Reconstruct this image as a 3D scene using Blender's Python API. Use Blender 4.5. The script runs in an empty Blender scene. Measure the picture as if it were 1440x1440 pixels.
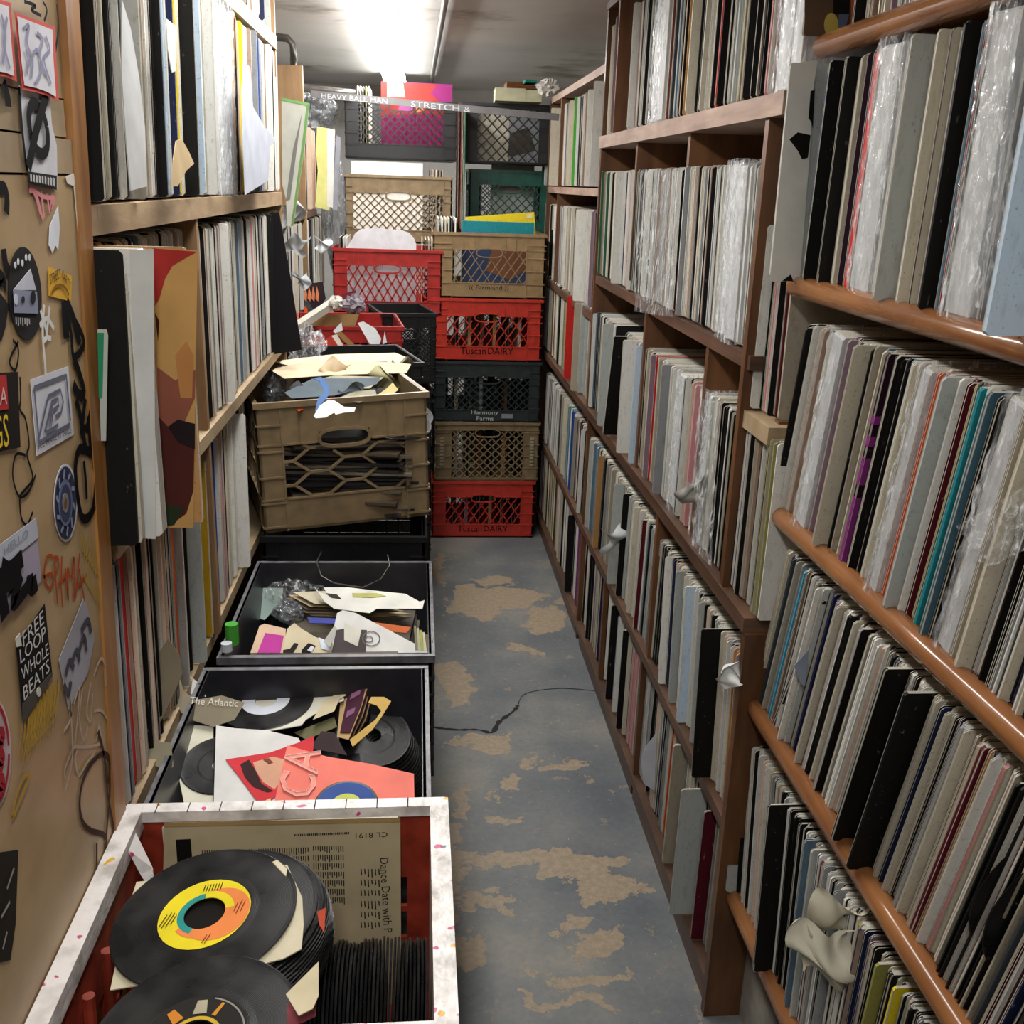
import bpy, math, random
from mathutils import Vector, Matrix
rnd = random.Random(7)
SC = bpy.context.scene
COL = SC.collection
V = Vector

# ------------------------------------------------------------------ camera
YAW, PITCH, ROLL = [math.radians(a) for a in (5.6, 17.66, 1.94)]
FPX = 1442.0
CAM = V((0, 0, 1.55))
_f = V((math.sin(YAW)*math.cos(PITCH), math.cos(YAW)*math.cos(PITCH), -math.sin(PITCH)))
_r0 = V((math.cos(YAW), -math.sin(YAW), 0)); _u0 = _r0.cross(_f)
_r = _r0*math.cos(ROLL)+_u0*math.sin(ROLL); _u = _u0*math.cos(ROLL)-_r0*math.sin(ROLL)
cd = bpy.data.cameras.new('camera'); cam = bpy.data.objects.new('camera', cd); COL.objects.link(cam)
cd.sensor_width = 36; cd.lens = FPX/1440*36; cd.clip_start = .05
cam.matrix_world = Matrix(((_r.x, _u.x, -_f.x, CAM.x), (_r.y, _u.y, -_f.y, CAM.y), (_r.z, _u.z, -_f.z, CAM.z), (0, 0, 0, 1)))
SC.camera = cam
# ------------------------------------------------------------------ light and exposure
w = bpy.data.worlds.new('world'); SC.world = w; w.use_nodes = True
w.node_tree.nodes['Background'].inputs[0].default_value = (.9, .95, 1, 1)
w.node_tree.nodes['Background'].inputs[1].default_value = .25
SC.view_settings.view_transform = 'Standard'; SC.view_settings.look = 'None'
SC.view_settings.exposure = 0.14; SC.view_settings.gamma = 1; SC.view_settings.use_curve_mapping = False
def area(name, loc, sx, sy, power, col=(1, .985, .955)):
    d = bpy.data.lights.new(name, 'AREA'); d.shape = 'RECTANGLE'; d.size = sx; d.size_y = sy; d.energy = power; d.color = col
    o = bpy.data.objects.new(name, d); COL.objects.link(o); o.location = loc; return o
CEIL = 2.15
area('far_tube_light', (-.13, 4.9, CEIL-.10), .12, 3.2, 30)
area('near_tube_light', (-.13, 2.1, CEIL-.10), .12, 1.7, 19)
area('front_fill_light', (-.05, -.1, CEIL-.10), .12, 1.4, 15)  # added fill light above the camera, no lamp fixture belongs to it

# ------------------------------------------------------------------ pixel helpers (frame 1440 x 1440)
def ray(px, py): return _f+_r*((px-720)/FPX)-_u*((py-720)/FPX)
def onz(px, py, z): d = ray(px, py); return CAM+d*((z-CAM.z)/d.z)
def onx(px, py, x): d = ray(px, py); return CAM+d*(x/d.x)
def ony(px, py, y): d = ray(px, py); return CAM+d*(y/d.y)
def proj(p):
    d = V(p)-CAM; z = d.dot(_f); return (720+FPX*d.dot(_r)/z, 720-FPX*d.dot(_u)/z, z)
class Plane:
    def __init__(s, a, b, c):
        s.p = V(a); s.n = (V(b)-V(a)).cross(V(c)-V(a)).normalized()
        if s.n.dot(CAM-s.p) < 0: s.n = -s.n
    def at(s, px, py, off=0):
        d = ray(px, py); q = s.p+s.n*off; t = (q-CAM).dot(s.n)/d.dot(s.n); return CAM+d*t

# ------------------------------------------------------------------ colour
def lin(h):
    h = h.lstrip('#'); o = []
    for i in (0, 2, 4):
        c = int(h[i:i+2], 16)/255; o.append(c/12.92 if c <= .04045 else ((c+.055)/1.055)**2.4)
    return (o[0], o[1], o[2], 1)
def vary(c, a=.12, r=rnd):
    k = 1+r.uniform(-a, a*.6); return (min(1, c[0]*k), min(1, c[1]*k), min(1, c[2]*k), 1)

# ------------------------------------------------------------------ materials
def newmat(name):
    m = bpy.data.materials.new(name); m.use_nodes = True; nt = m.node_tree; b = nt.nodes['Principled BSDF']; return m, nt, b
def N(nt, t, **kw):
    n = nt.nodes.new(t)
    for k, v in kw.items(): setattr(n, k, v)
    return n
def mixrgb(nt, fac, a, b, mode='MIX'):
    m = N(nt, 'ShaderNodeMix', data_type='RGBA', blend_type=mode)
    for i, s in ((0, fac), (6, a), (7, b)):
        if hasattr(s, 'is_linked') or hasattr(s, 'links'): nt.links.new(s, m.inputs[i])
        else: m.inputs[i].default_value = s
    return m.outputs[2]
def noise(nt, scale, detail=3, vec=None, rough=.5):
    n = N(nt, 'ShaderNodeTexNoise'); n.inputs['Scale'].default_value = scale; n.inputs['Detail'].default_value = detail; n.inputs['Roughness'].default_value = rough
    if vec is not None: nt.links.new(vec, n.inputs['Vector'])
    return n
def ramp(nt, src, *stops):
    r = N(nt, 'ShaderNodeValToRGB'); nt.links.new(src, r.inputs[0]); e = r.color_ramp.elements
    while len(e) < len(stops): e.new(.5)
    for i, (p, c) in enumerate(stops):
        e[i].position = p; e[i].color = c if len(c) == 4 else (*c, 1)
    return r.outputs[0]
def mapped(nt, scale, kind='Object'):
    tc = N(nt, 'ShaderNodeTexCoord'); mp = N(nt, 'ShaderNodeMapping'); nt.links.new(tc.outputs[kind], mp.inputs[0]); mp.inputs['Scale'].default_value = scale; return mp.outputs[0]
def bump(nt, b, h, strength=.3, dist=.002):
    n = N(nt, 'ShaderNodeBump'); n.inputs['Strength'].default_value = strength; n.inputs['Distance'].default_value = dist
    nt.links.new(h, n.inputs['Height']); nt.links.new(n.outputs[0], b.inputs['Normal'])
def plain(name, hexc, rough=.5, var=.15, scale=30, bmp=0, metal=0, spec=None):
    m, nt, b = newmat(name); c = lin(hexc) if isinstance(hexc, str) else hexc
    geo = mapped(nt, (1, 1, 1)); n = noise(nt, scale, 4, geo)
    dk = tuple(x*(1-var*1.6) for x in c[:3])+(1,); lt = tuple(min(1, x*(1+var)) for x in c[:3])+(1,)
    nt.links.new(ramp(nt, n.outputs['Fac'], (.3, dk), (.7, lt)), b.inputs['Base Color'])
    b.inputs['Roughness'].default_value = rough; b.inputs['Metallic'].default_value = metal
    if spec is not None: b.inputs['Specular IOR Level'].default_value = spec
    if bmp: bump(nt, b, n.outputs['Fac'], bmp)
    return m
def sleeve_material():
    m, nt, b = newmat('sleeve_board')
    at = N(nt, 'ShaderNodeAttribute', attribute_name='Col')
    gpos = N(nt, 'ShaderNodeNewGeometry').outputs['Position']
    mp = N(nt, 'ShaderNodeMapping'); nt.links.new(gpos, mp.inputs[0]); mp.inputs['Scale'].default_value = (110, 420, 34)
    n1 = noise(nt, 1, 4, mp.outputs[0], .6)
    mp2 = N(nt, 'ShaderNodeMapping'); nt.links.new(gpos, mp2.inputs[0]); mp2.inputs['Scale'].default_value = (300, 420, 260)
    n2 = noise(nt, 1, 2, mp2.outputs[0])
    scuff = ramp(nt, n1.outputs['Fac'], (.66, (0, 0, 0)), (.8, (.75, .75, .75)))
    c1 = mixrgb(nt, scuff, at.outputs['Color'], (.30, .28, .25, 1))
    dirt = ramp(nt, n1.outputs['Fac'], (.25, (.55, .52, .46)), (.48, (1, 1, 1)))
    c2 = mixrgb(nt, .45, c1, dirt, 'MULTIPLY')
    speck = ramp(nt, n2.outputs['Fac'], (.28, (.35, .33, .3)), (.36, (1, 1, 1)))
    c3 = mixrgb(nt, .55, c2, speck, 'MULTIPLY')
    nt.links.new(c3, b.inputs['Base Color']); b.inputs['Roughness'].default_value = .55; b.inputs['Specular IOR Level'].default_value = .18
    bump(nt, b, n1.outputs['Fac'], .25, .001)
    return m
def flat_attr(name, rough=.45):
    m, nt, b = newmat(name); at = N(nt, 'ShaderNodeAttribute', attribute_name='Col'); n = noise(nt, 90, 3, mapped(nt, (1, 1, 1)))
    c = mixrgb(nt, .35, at.outputs['Color'], ramp(nt, n.outputs['Fac'], (.3, (.7, .68, .64)), (.6, (1, 1, 1))), 'MULTIPLY')
    nt.links.new(c, b.inputs['Base Color']); b.inputs['Roughness'].default_value = rough; return m
def wood(name, c1, c2, scale=(3, 40, 40), rough=.45, bmp=.15, axis=None):
    m, nt, b = newmat(name); v = mapped(nt, scale); n = noise(nt, 1.0, 6, v, .6); n2 = noise(nt, 9, 3, mapped(nt, (1, 1, 1)))
    c = ramp(nt, n.outputs['Fac'], (.28, lin(c1)), (.72, lin(c2)))
    c = mixrgb(nt, .5, c, ramp(nt, n2.outputs['Fac'], (.35, (.62, .58, .55)), (.6, (1, 1, 1))), 'MULTIPLY')
    nt.links.new(c, b.inputs['Base Color']); b.inputs['Roughness'].default_value = rough; bump(nt, b, n.outputs['Fac'], bmp); return m
def vinyl():
    m, nt, b = newmat('vinyl'); tc = N(nt, 'ShaderNodeTexCoord')
    sx = N(nt, 'ShaderNodeSeparateXYZ'); nt.links.new(tc.outputs['Object'], sx.inputs[0])
    cx = N(nt, 'ShaderNodeCombineXYZ'); nt.links.new(sx.outputs[0], cx.inputs[0]); nt.links.new(sx.outputs[1], cx.inputs[1])
    ln = N(nt, 'ShaderNodeVectorMath', operation='LENGTH'); nt.links.new(cx.outputs[0], ln.inputs[0])
    mu = N(nt, 'ShaderNodeMath', operation='MULTIPLY'); mu.inputs[1].default_value = 5200; nt.links.new(ln.outputs['Value'], mu.inputs[0])
    si = N(nt, 'ShaderNodeMath', operation='SINE'); nt.links.new(mu.outputs[0], si.inputs[0])
    n = noise(nt, 18, 4, tc.outputs['Object'])
    nt.links.new(ramp(nt, n.outputs['Fac'], (.4, (.008, .008, .009)), (.8, (.028, .027, .026))), b.inputs['Base Color'])
    nt.links.new(ramp(nt, n.outputs['Fac'], (.3, (.22, .22, .22)), (.7, (.42, .42, .42))), b.inputs['Roughness'])
    b.inputs['Specular IOR Level'].default_value = .28; bump(nt, b, si.outputs[0], .12, .0004); return m
def plastic(name='clear_plastic', tint=(.80, .82, .84, 1), fac=.42):
    """thin clear film: see-through with glossy creases"""
    m, nt, b = newmat(name); out = nt.nodes['Material Output']
    n9 = noise(nt, 1, 3, mapped(nt, (120, 120, 22)), .55); n8 = noise(nt, 1, 2, mapped(nt, (40, 40, 60)), .5)
    b.inputs['Base Color'].default_value = tint; b.inputs['Roughness'].default_value = .1; b.inputs['Specular IOR Level'].default_value = 1.0
    h = mixrgb(nt, .45, n9.outputs['Color'], n8.outputs['Color']); bump(nt, b, h, 1.0, .012)
    tr = N(nt, 'ShaderNodeBsdfTransparent'); mx = N(nt, 'ShaderNodeMixShader')
    f = ramp(nt, n9.outputs['Fac'], (.4, (max(.03, fac-.38),)*3), (.56, (fac-.2,)*3), (.66, (fac+.3,)*3)); nt.links.new(f, mx.inputs[0])
    nt.links.new(tr.outputs[0], mx.inputs[1]); nt.links.new(b.outputs[0], mx.inputs[2]); nt.links.new(mx.outputs[0], out.inputs[0]); return m
def emit(name, col, s):
    m, nt, b = newmat(name); b.inputs['Base Color'].default_value = col; b.inputs['Emission Color'].default_value = col; b.inputs['Emission Strength'].default_value = s; return m
def floor_material():
    m, nt, b = newmat('painted_concrete'); g = N(nt, 'ShaderNodeNewGeometry').outputs['Position']
    nw = noise(nt, 5, 6, g, .65)
    sub = N(nt, 'ShaderNodeVectorMath', operation='SUBTRACT'); nt.links.new(nw.outputs['Color'], sub.inputs[0]); sub.inputs[1].default_value = (.5, .5, .5)
    sc = N(nt, 'ShaderNodeVectorMath', operation='SCALE'); nt.links.new(sub.outputs[0], sc.inputs[0]); sc.inputs['Scale'].default_value = .34
    ad = N(nt, 'ShaderNodeVectorMath', operation='ADD'); nt.links.new(g, ad.inputs[0]); nt.links.new(sc.outputs[0], ad.inputs[1])
    spots = [(720, 838, .13, .10), (665, 845, .10, .16), (765, 868, .07, .12), (700, 815, .1, .05), (790, 845, .04, .05), (645, 960, .05, .16), (670, 1048, .10, .035), (790, 1075, .07, .02), (740, 1068, .04, .02), (712, 1105, .035, .05), (650, 1125, .03, .08), (715, 1150, .05, .02),
             (800, 1222, .16, .045), (700, 1215, .12, .035), (850, 1250, .09, .05), (690, 1270, .06, .03), (800, 1300, .025, .03), (850, 1330, .06, .03), (830, 1370, .11, .016), (800, 1398, .10, .014), (640, 1350, .05, .07), (630, 1230, .03, .2), (740, 905, .08, .02), (620, 800, .03, .2)]
    acc = None
    for px, py, rx, ry in spots:
        p = onz(px, py, 0)
        s2 = N(nt, 'ShaderNodeVectorMath', operation='SUBTRACT'); nt.links.new(ad.outputs[0], s2.inputs[0]); s2.inputs[1].default_value = (p.x, p.y, 0)
        m2 = N(nt, 'ShaderNodeVectorMath', operation='MULTIPLY'); nt.links.new(s2.outputs[0], m2.inputs[0]); m2.inputs[1].default_value = (1/rx, 1/ry, 0)
        l2 = N(nt, 'ShaderNodeVectorMath', operation='LENGTH'); nt.links.new(m2.outputs[0], l2.inputs[0])
        if acc is None: acc = l2.outputs['Value']
        else:
            mi = N(nt, 'ShaderNodeMath', operation='MINIMUM'); nt.links.new(acc, mi.inputs[0]); nt.links.new(l2.outputs['Value'], mi.inputs[1]); acc = mi.outputs[0]
    big = ramp(nt, acc, (.98, (1, 1, 1)), (1.06, (0, 0, 0)))
    n2 = noise(nt, 22, 7, g, .7); small = ramp(nt, n2.outputs['Fac'], (.60, (0, 0, 0)), (.625, (1, 1, 1)))
    n3 = noise(nt, 2.2, 3, g); reg = ramp(nt, n3.outputs['Fac'], (.38, (0, 0, 0)), (.62, (1, 1, 1)))
    smallr = mixrgb(nt, 1, small, reg, 'MULTIPLY'); mask = mixrgb(nt, 1, big, smallr, 'LIGHTEN')
    n4 = noise(nt, 60, 5, g, .7); n5 = noise(nt, 3.2, 4, g)
    paint = ramp(nt, n5.outputs['Fac'], (.3, lin('#565b61')), (.5, lin('#6c6f70')), (.68, lin('#86837b')))
    paint = mixrgb(nt, .45, paint, ramp(nt, n4.outputs['Fac'], (.35, (.62, .62, .62)), (.62, (1.0, 1.0, 1.0))), 'MULTIPLY')
    conc = ramp(nt, n4.outputs['Fac'], (.3, lin('#82735f')), (.7, lin('#a08f79')))
    c = mixrgb(nt, mask, paint, conc)
    n6 = noise(nt, 140, 2, g); sp = ramp(nt, n6.outputs['Fac'], (.735, (0, 0, 0)), (.76, (1, 1, 1)))
    c = mixrgb(nt, sp, c, lin('#bab5a8'))
    nt.links.new(c, b.inputs['Base Color']); b.inputs['Roughness'].default_value = .55
    h = mixrgb(nt, .25, mask, n4.outputs['Color']); inv = N(nt, 'ShaderNodeInvert'); nt.links.new(h, inv.inputs[1]); bump(nt, b, inv.outputs[0], .4, .003); return m
def ceiling_material():
    m, nt, b = newmat('ceiling_plaster'); g = N(nt, 'ShaderNodeNewGeometry').outputs['Position']; n = noise(nt, 1.8, 5, g, .6); n2 = noise(nt, 30, 4, g)
    c = ramp(nt, n.outputs['Fac'], (.3, lin('#8d8578')), (.42, lin('#c9c7c2')), (.7, lin('#d6d5d2')))
    nt.links.new(c, b.inputs['Base Color']); b.inputs['Roughness'].default_value = .7; bump(nt, b, n2.outputs['Fac'], .3); return m
def tape_material():
    m, nt, b = newmat('speckled_white_tape'); v = mapped(nt, (1, 1, 1)); n = noise(nt, 75, 2, v); n2 = noise(nt, 28, 4, v)
    c = ramp(nt, n2.outputs['Fac'], (.3, lin('#a9a39c')), (.55, lin('#e2ddda')))
    for sc_, colr, th in ((55, '#c2487c', .735), (43, '#1d8a86', .75), (49, '#d9a21f', .765)):
        k = noise(nt, sc_, 1, v); c = mixrgb(nt, ramp(nt, k.outputs['Fac'], (th-.02, (0, 0, 0)), (th, (1, 1, 1))), c, lin(colr))
    nt.links.new(c, b.inputs['Base Color']); b.inputs['Roughness'].default_value = .35; bump(nt, b, n.outputs['Fac'], .4, .003); return m

M = dict(
    sleeve=sleeve_material(), print=flat_attr('printed_card'), paper=flat_attr('loose_paper', .6), vinyl=vinyl(), plastic=plastic(),
    bag=plastic('dark_plastic_bag', (.2, .21, .23, 1), .7),
    board=wood('brown_shelf_board', '#38261c', '#6c4e3b', (4, 3, 40)), upright=wood('brown_upright', '#432817', '#764e2d', (25, 25, 3)),
    dusty=wood('dusty_shelf_board', '#7e6355', '#a78c7c', (6, 5, 40), .65), rail=wood('varnished_rail', '#7a4c2e', '#aa7448', (20, 2.5, 20), .18, .05),
    pine=wood('raw_pine', '#8a7357', '#bba583', (30, 5, 5), .55), pinev=wood('raw_pine_upright', '#7d5c3e', '#a98a64', (25, 25, 3), .5),
    rough=wood('rough_sawn_edge', '#8c7458', '#c4a884', (8, 6, 30), .7, .6),
    ply=wood('plywood', '#a98c66', '#bfa37a', (3, 2.2, 9), .45, .05), vert=wood('framing_lumber', '#7f4c1e', '#b88346', (30, 30, 2.2), .45),
    floor=floor_material(), ceil=ceiling_material(), wall=plain('grimy_wall', '#8f8b84', .8, .2, 3), wallp=plain('peeling_wall', '#8a8378', .8, .5, 9, .4),
    lamp=emit('lamp_diffuser', (1, .98, .95, 1), 26), lamp2=emit('dim_lamp_diffuser', (1, .98, .95, 1), 6), lampbody=plain('lamp_housing', '#c8c4bb', .4), pipe=plain('grey_pipe', '#6d6a66', .35, .3, 20, 0, .5),
    dpipe=plain('black_pipe', '#26221f', .4), crk=plain('crack', '#1d1a17', .9),
    blackc=plain('black_crate_plastic', '#111214', .42, .2), greyrim=plain('worn_grey_rim', '#67666b', .4, .35, 40), greyc=plain('charcoal_tote_plastic', '#2f2e33', .33, .2, 25), browni=plain('brown_crate_plastic', '#7d6a4e', .4, .15),
    redc=plain('red_crate_plastic', '#a32a26', .35, .15), redo=plain('orange_red_crate_plastic', '#b23022', .35, .12), reddk=plain('dark_red_crate_plastic', '#8f3423', .4, .3), tanc=plain('tan_crate_plastic', '#8c7350', .42, .12),
    greenc=plain('green_crate_plastic', '#19564a', .35, .2), dgreenc=plain('dark_slate_crate_plastic', '#262e2e', .35, .2), tape=tape_material(),
    dark=plain('interior_dark', '#15110e', .8), black=plain('black_ink', '#141214', .85, .1, 30, 0, 0, .08), white=plain('white_ink', '#dcdcda', .8, .1, 30, 0, 0, .1))

# ------------------------------------------------------------------ mesh builder
class MB:
    def __init__(s): s.v = []; s.f = []; s.m = []; s.c = []
    def add(s, vs, fs, mi=0, col=None, T=None):
        o = len(s.v)
        s.v += [tuple(T @ V(p)) if T else tuple(p) for p in vs]
        for f in fs: s.f.append(tuple(i+o for i in f)); s.m.append(mi); s.c.append(col)
        return s
    def box(s, a, b, mi=0, col=None, T=None):
        x0, y0, z0 = a; x1, y1, z1 = b
        vs = [(x0, y0, z0), (x1, y0, z0), (x1, y1, z0), (x0, y1, z0), (x0, y0, z1), (x1, y0, z1), (x1, y1, z1), (x0, y1, z1)]
        return s.add(vs, [(0, 3, 2, 1), (4, 5, 6, 7), (0, 1, 5, 4), (1, 2, 6, 5), (2, 3, 7, 6), (3, 0, 4, 7)], mi, col, T)
    def bar(s, p, q, w, h, up=V((0, 0, 1)), mi=0, col=None):
        p = V(p); q = V(q); d = (q-p).normalized(); a = d.cross(up)
        a = a.normalized() if a.length > 1e-6 else V((1, 0, 0)); b = a.cross(d)
        vs = [p+a*(i*w/2)+b*(j*h/2) for i, j in ((-1, -1), (1, -1), (1, 1), (-1, 1))]+[q+a*(i*w/2)+b*(j*h/2) for i, j in ((-1, -1), (1, -1), (1, 1), (-1, 1))]
        return s.add(vs, [(0, 3, 2, 1), (4, 5, 6, 7), (0, 1, 5, 4), (1, 2, 6, 5), (2, 3, 7, 6), (3, 0, 4, 7)], mi, col)
    def tube(s, pts, r, n=10, closed=False, mi=0, col=None):
        pts = [V(p) for p in pts]; L = len(pts); rings = []
        up = V((0, 0, 1))
        for i, p in enumerate(pts):
            a = pts[(i-1) % L] if (closed or i > 0) else p; b = pts[(i+1) % L] if (closed or i < L-1) else p
            d = (b-a).normalized(); x = d.cross(up)
            if x.length < .05: x = d.cross(V((0, 1, 0)))
            x.normalize(); y = x.cross(d); rings.append([p+x*(r*math.cos(2*math.pi*k/n))+y*(r*math.sin(2*math.pi*k/n)) for k in range(n)])
        fs = []
        for i in range(L if closed else L-1):
            j = (i+1) % L
            for k in range(n): fs.append((i*n+k, i*n+(k+1) % n, j*n+(k+1) % n, j*n+k))
        if not closed: fs += [tuple(range(n))[::-1], tuple((L-1)*n+k for k in range(n))]
        return s.add([p for g in rings for p in g], fs, mi, col)
    def prism(s, pts, n, t, mi=0, col=None):
        k = len(pts); vs = [V(p) for p in pts]+[V(p)-V(n)*t for p in pts]
        fs = [tuple(range(k)), tuple(range(2*k-1, k-1, -1))]+[(i, i+k, (i+1) % k+k, (i+1) % k) for i in range(k)]
        return s.add(vs, fs, mi, col)
    def lathe(s, prof, n=48, mi=0, col=None, T=None):
        vs = []; fs = []; k = len(prof)
        for i in range(n):
            a = 2*math.pi*i/n
            for r, z in prof: vs.append((r*math.cos(a), r*math.sin(a), z))
        for i in range(n):
            for j in range(k-1): fs.append((i*k+j, ((i+1) % n)*k+j, ((i+1) % n)*k+j+1, i*k+j+1))
        return s.add(vs, fs, mi, col, T)
    def build(s, name, mats, parent=None, mw=None, smooth=False):
        me = bpy.data.meshes.new(name); me.from_pydata(s.v, [], s.f)
        for m_ in (mats if isinstance(mats, (list, tuple)) else [mats]): me.materials.append(m_)
        me.polygons.foreach_set('material_index', s.m)
        if any(c is not None for c in s.c):
            at = me.color_attributes.new('Col', 'FLOAT_COLOR', 'CORNER'); buf = []
            for f, c in zip(s.f, s.c): buf += list(c or (.5, .5, .5, 1))*len(f)
            at.data.foreach_set('color', buf)
        if smooth: me.polygons.foreach_set('use_smooth', [True]*len(me.polygons))
        me.update(); o = bpy.data.objects.new(name, me); COL.objects.link(o)
        if mw is not None: o.matrix_world = mw
        if parent is not None: o.parent = parent
        return o
def tag(o, label, cat, group=None, kind=None):
    o['label'] = label; o['category'] = cat
    if group: o['group'] = group
    if kind: o['kind'] = kind
    return o
def thing(name, label, cat, mw=None, group=None):
    o = bpy.data.objects.new(name, None); COL.objects.link(o); o.empty_display_size = .05
    if mw is not None: o.matrix_world = mw
    return tag(o, label, cat, group)
def structure(o): o['kind'] = 'structure'; return o
def T_(x, y, z, rz=0): return Matrix.Translation((x, y, z)) @ Matrix.Rotation(rz, 4, 'Z')
def recenter(o, loc):      # moves the origin of a world-space mesh to loc
    loc = V(loc); o.data.transform(Matrix.Translation(-loc)); o.location = loc; return o
_fonts = {}
def text_mesh(s):
    if s not in _fonts:
        c = bpy.data.curves.new('t', 'FONT'); c.body = s; c.resolution_u = 2; o = bpy.data.objects.new('t', c); COL.objects.link(o)
        bpy.context.view_layer.update()
        me = bpy.data.meshes.new_from_object(o.evaluated_get(bpy.context.evaluated_depsgraph_get()))
        vs = [tuple(v.co) for v in me.vertices]; fs = [tuple(p.vertices) for p in me.polygons]
        bpy.data.objects.remove(o); bpy.data.curves.remove(c); bpy.data.meshes.remove(me)
        x0 = min(v[0] for v in vs); x1 = max(v[0] for v in vs); y0 = min(v[1] for v in vs); y1 = max(v[1] for v in vs)
        _fonts[s] = ([((v[0]-x0)/(x1-x0), (v[1]-y0)/(y1-y0)) for v in vs], fs)
    return _fonts[s]
def lettering(s, a, b, c, mat, parent=None, off=V((0, 0, 0)), name='lettering', local=False):
    """text s filling the parallelogram: a lower left, b lower right, c upper left"""
    vs, fs = text_mesh(s); a, b, c = V(a), V(b), V(c); mb = MB(); mb.add([a+(b-a)*x+(c-a)*y+off for x, y in vs], fs)
    o = mb.build(name, mat)
    if parent is not None:
        o.parent = parent
        if not local: o.matrix_parent_inverse = parent.matrix_world.inverted()
    return o
def child(o, parent):
    o.parent = parent; o.matrix_parent_inverse = parent.matrix_world.inverted(); return o
def smoothline(pts, n=6):
    out = []; P = [V((p[0], p[1])) for p in pts]
    for i in range(len(P)-1):
        p0 = P[max(0, i-1)]; p1 = P[i]; p2 = P[i+1]; p3 = P[min(len(P)-1, i+2)]
        for k in range(n):
            t = k/n; out.append(.5*((2*p1)+(p2-p0)*t+(2*p0-5*p1+4*p2-p3)*t*t+(3*p1-p0-3*p2+p3)*t**3))
    out.append(P[-1]); return out
ZC = [0]
def ribbon(pl, pts, wid, mat, parent, off=.0008, name='graffiti_stroke', sm=True):
    ZC[0] = (ZC[0]+1) % 40; off += ZC[0]*.00002
    q = smoothline(pts) if sm else [V(p) for p in pts]; w3 = [pl.at(p[0], p[1], off) for p in q]; mb = MB(); vs = []
    for i, p in enumerate(w3):
        d = (w3[min(i+1, len(w3)-1)]-w3[max(i-1, 0)]).normalized(); s = d.cross(pl.n)*wid/2; vs += [p+s, p-s]
    mb.add(vs, [(2*i, 2*i+1, 2*i+3, 2*i+2) for i in range(len(w3)-1)])
    return child(mb.build(name, mat), parent)

# ------------------------------------------------------------------ setting
LX, RX, BY, FY = -.78, 1.02, 7.4, -1.2
structure(MB().box((LX, FY, -.05), (RX, BY, 0)).build('floor', M['floor']))
structure(MB().box((LX, FY, CEIL), (RX, BY, CEIL+.05)).build('ceiling', M['ceil']))
structure(MB().box((LX-.05, FY, 0), (LX, BY, CEIL)).build('wall_left', M['wall']))
structure(MB().box((RX, FY, 0), (RX+.05, BY, CEIL)).build('wall_right', M['wallp']))
structure(MB().box((LX, BY, 0), (RX, BY+.05, CEIL)).build('wall_back', M['ceil']))
structure(MB().box((LX, FY-.05, 0), (RX, FY, CEIL)).build('wall_front', M['wall']))
# crack in the floor slab
FP = Plane((0, 0, .0008), (1, 0, .0008), (0, 1, .0008))
def flo(name, pts, wid):
    q = [FP.at(*p) for p in smoothline(pts, 5)]; mb = MB(); vs = []
    for i, p in enumerate(q):
        d = (q[min(i+1, len(q)-1)]-q[max(i-1, 0)]).normalized(); s = d.cross(V((0, 0, 1)))*wid*(.4+rnd.random()); vs += [p+s, p-s]
    mb.add(vs, [(2*i, 2*i+1, 2*i+3, 2*i+2) for i in range(len(q)-1)]); return structure(mb.build(name, M['crk']))
flo('floor_crack_1', [(606, 1022), (640, 1026), (672, 1026), (692, 1030), (702, 1015), (722, 1000), (728, 992)], .007)
flo('floor_crack_2', [(728, 992), (740, 975), (790, 968), (850, 973)], .0022)

# ------------------------------------------------------------------ ceiling lamps and pipes
def lamp(x, y0, y1, label, mt='lamp'):
    t = thing('ceiling_lamp', label, 'lamp', T_(x, (y0+y1)/2, CEIL)); L = (y1-y0)/2
    MB().box((-.055, -L, -.045), (.055, L, 0)).build('housing', M['lampbody'], t)
    for s in (-1, 1): MB().tube([(s*.045, -L+.03, -.062), (s*.045, L-.03, -.062)], .016, 12).build('tube', M[mt], t, smooth=True)
    for s in (-1, 1): MB().box((-.065, s*(L-.015)-.015, -.08), (.065, s*(L-.015)+.015, -.045)).build('end_cap', M['lampbody'], t)
lamp(-.13, 3.3, 6.5, 'long white fluorescent lamp on the ceiling above the far crate stacks')
lamp(-.13, 1.25, 2.95, 'second fluorescent lamp on the ceiling above the charcoal crates', 'lamp2')
a = onz(627, 0, CEIL-.03); b = onz(604, 106, CEIL-.03)
cp = MB().tube([(a.x+.02, 2.4, CEIL-.02), (a.x, a.y, CEIL-.02), (a.x-.01, BY-.02, CEIL-.02)], .011, 10).build('conduit', M['pipe'], smooth=True); tag(cp, 'thin grey conduit running along the ceiling right of the lamp', 'pipe')
# elbow pipe at left of back wall
P_ = lambda px, py, y: ony(px, py, y)
el = [P_(340, 44, 4.75), P_(386, 52, 4.75), P_(404, 54, 4.75), P_(412, 62, 4.75), P_(413, 84, 4.75), P_(413, 112, 4.75), P_(418, 121, 4.75), P_(432, 124, 4.75), P_(470, 128, 4.75), P_(500, 132, 4.75)]
ep = MB().tube(el, .016, 10).build('elbow_pipe', M['pipe'], smooth=True); tag(ep, 'grey pipe with an elbow bend hanging at the back left', 'pipe')

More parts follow.
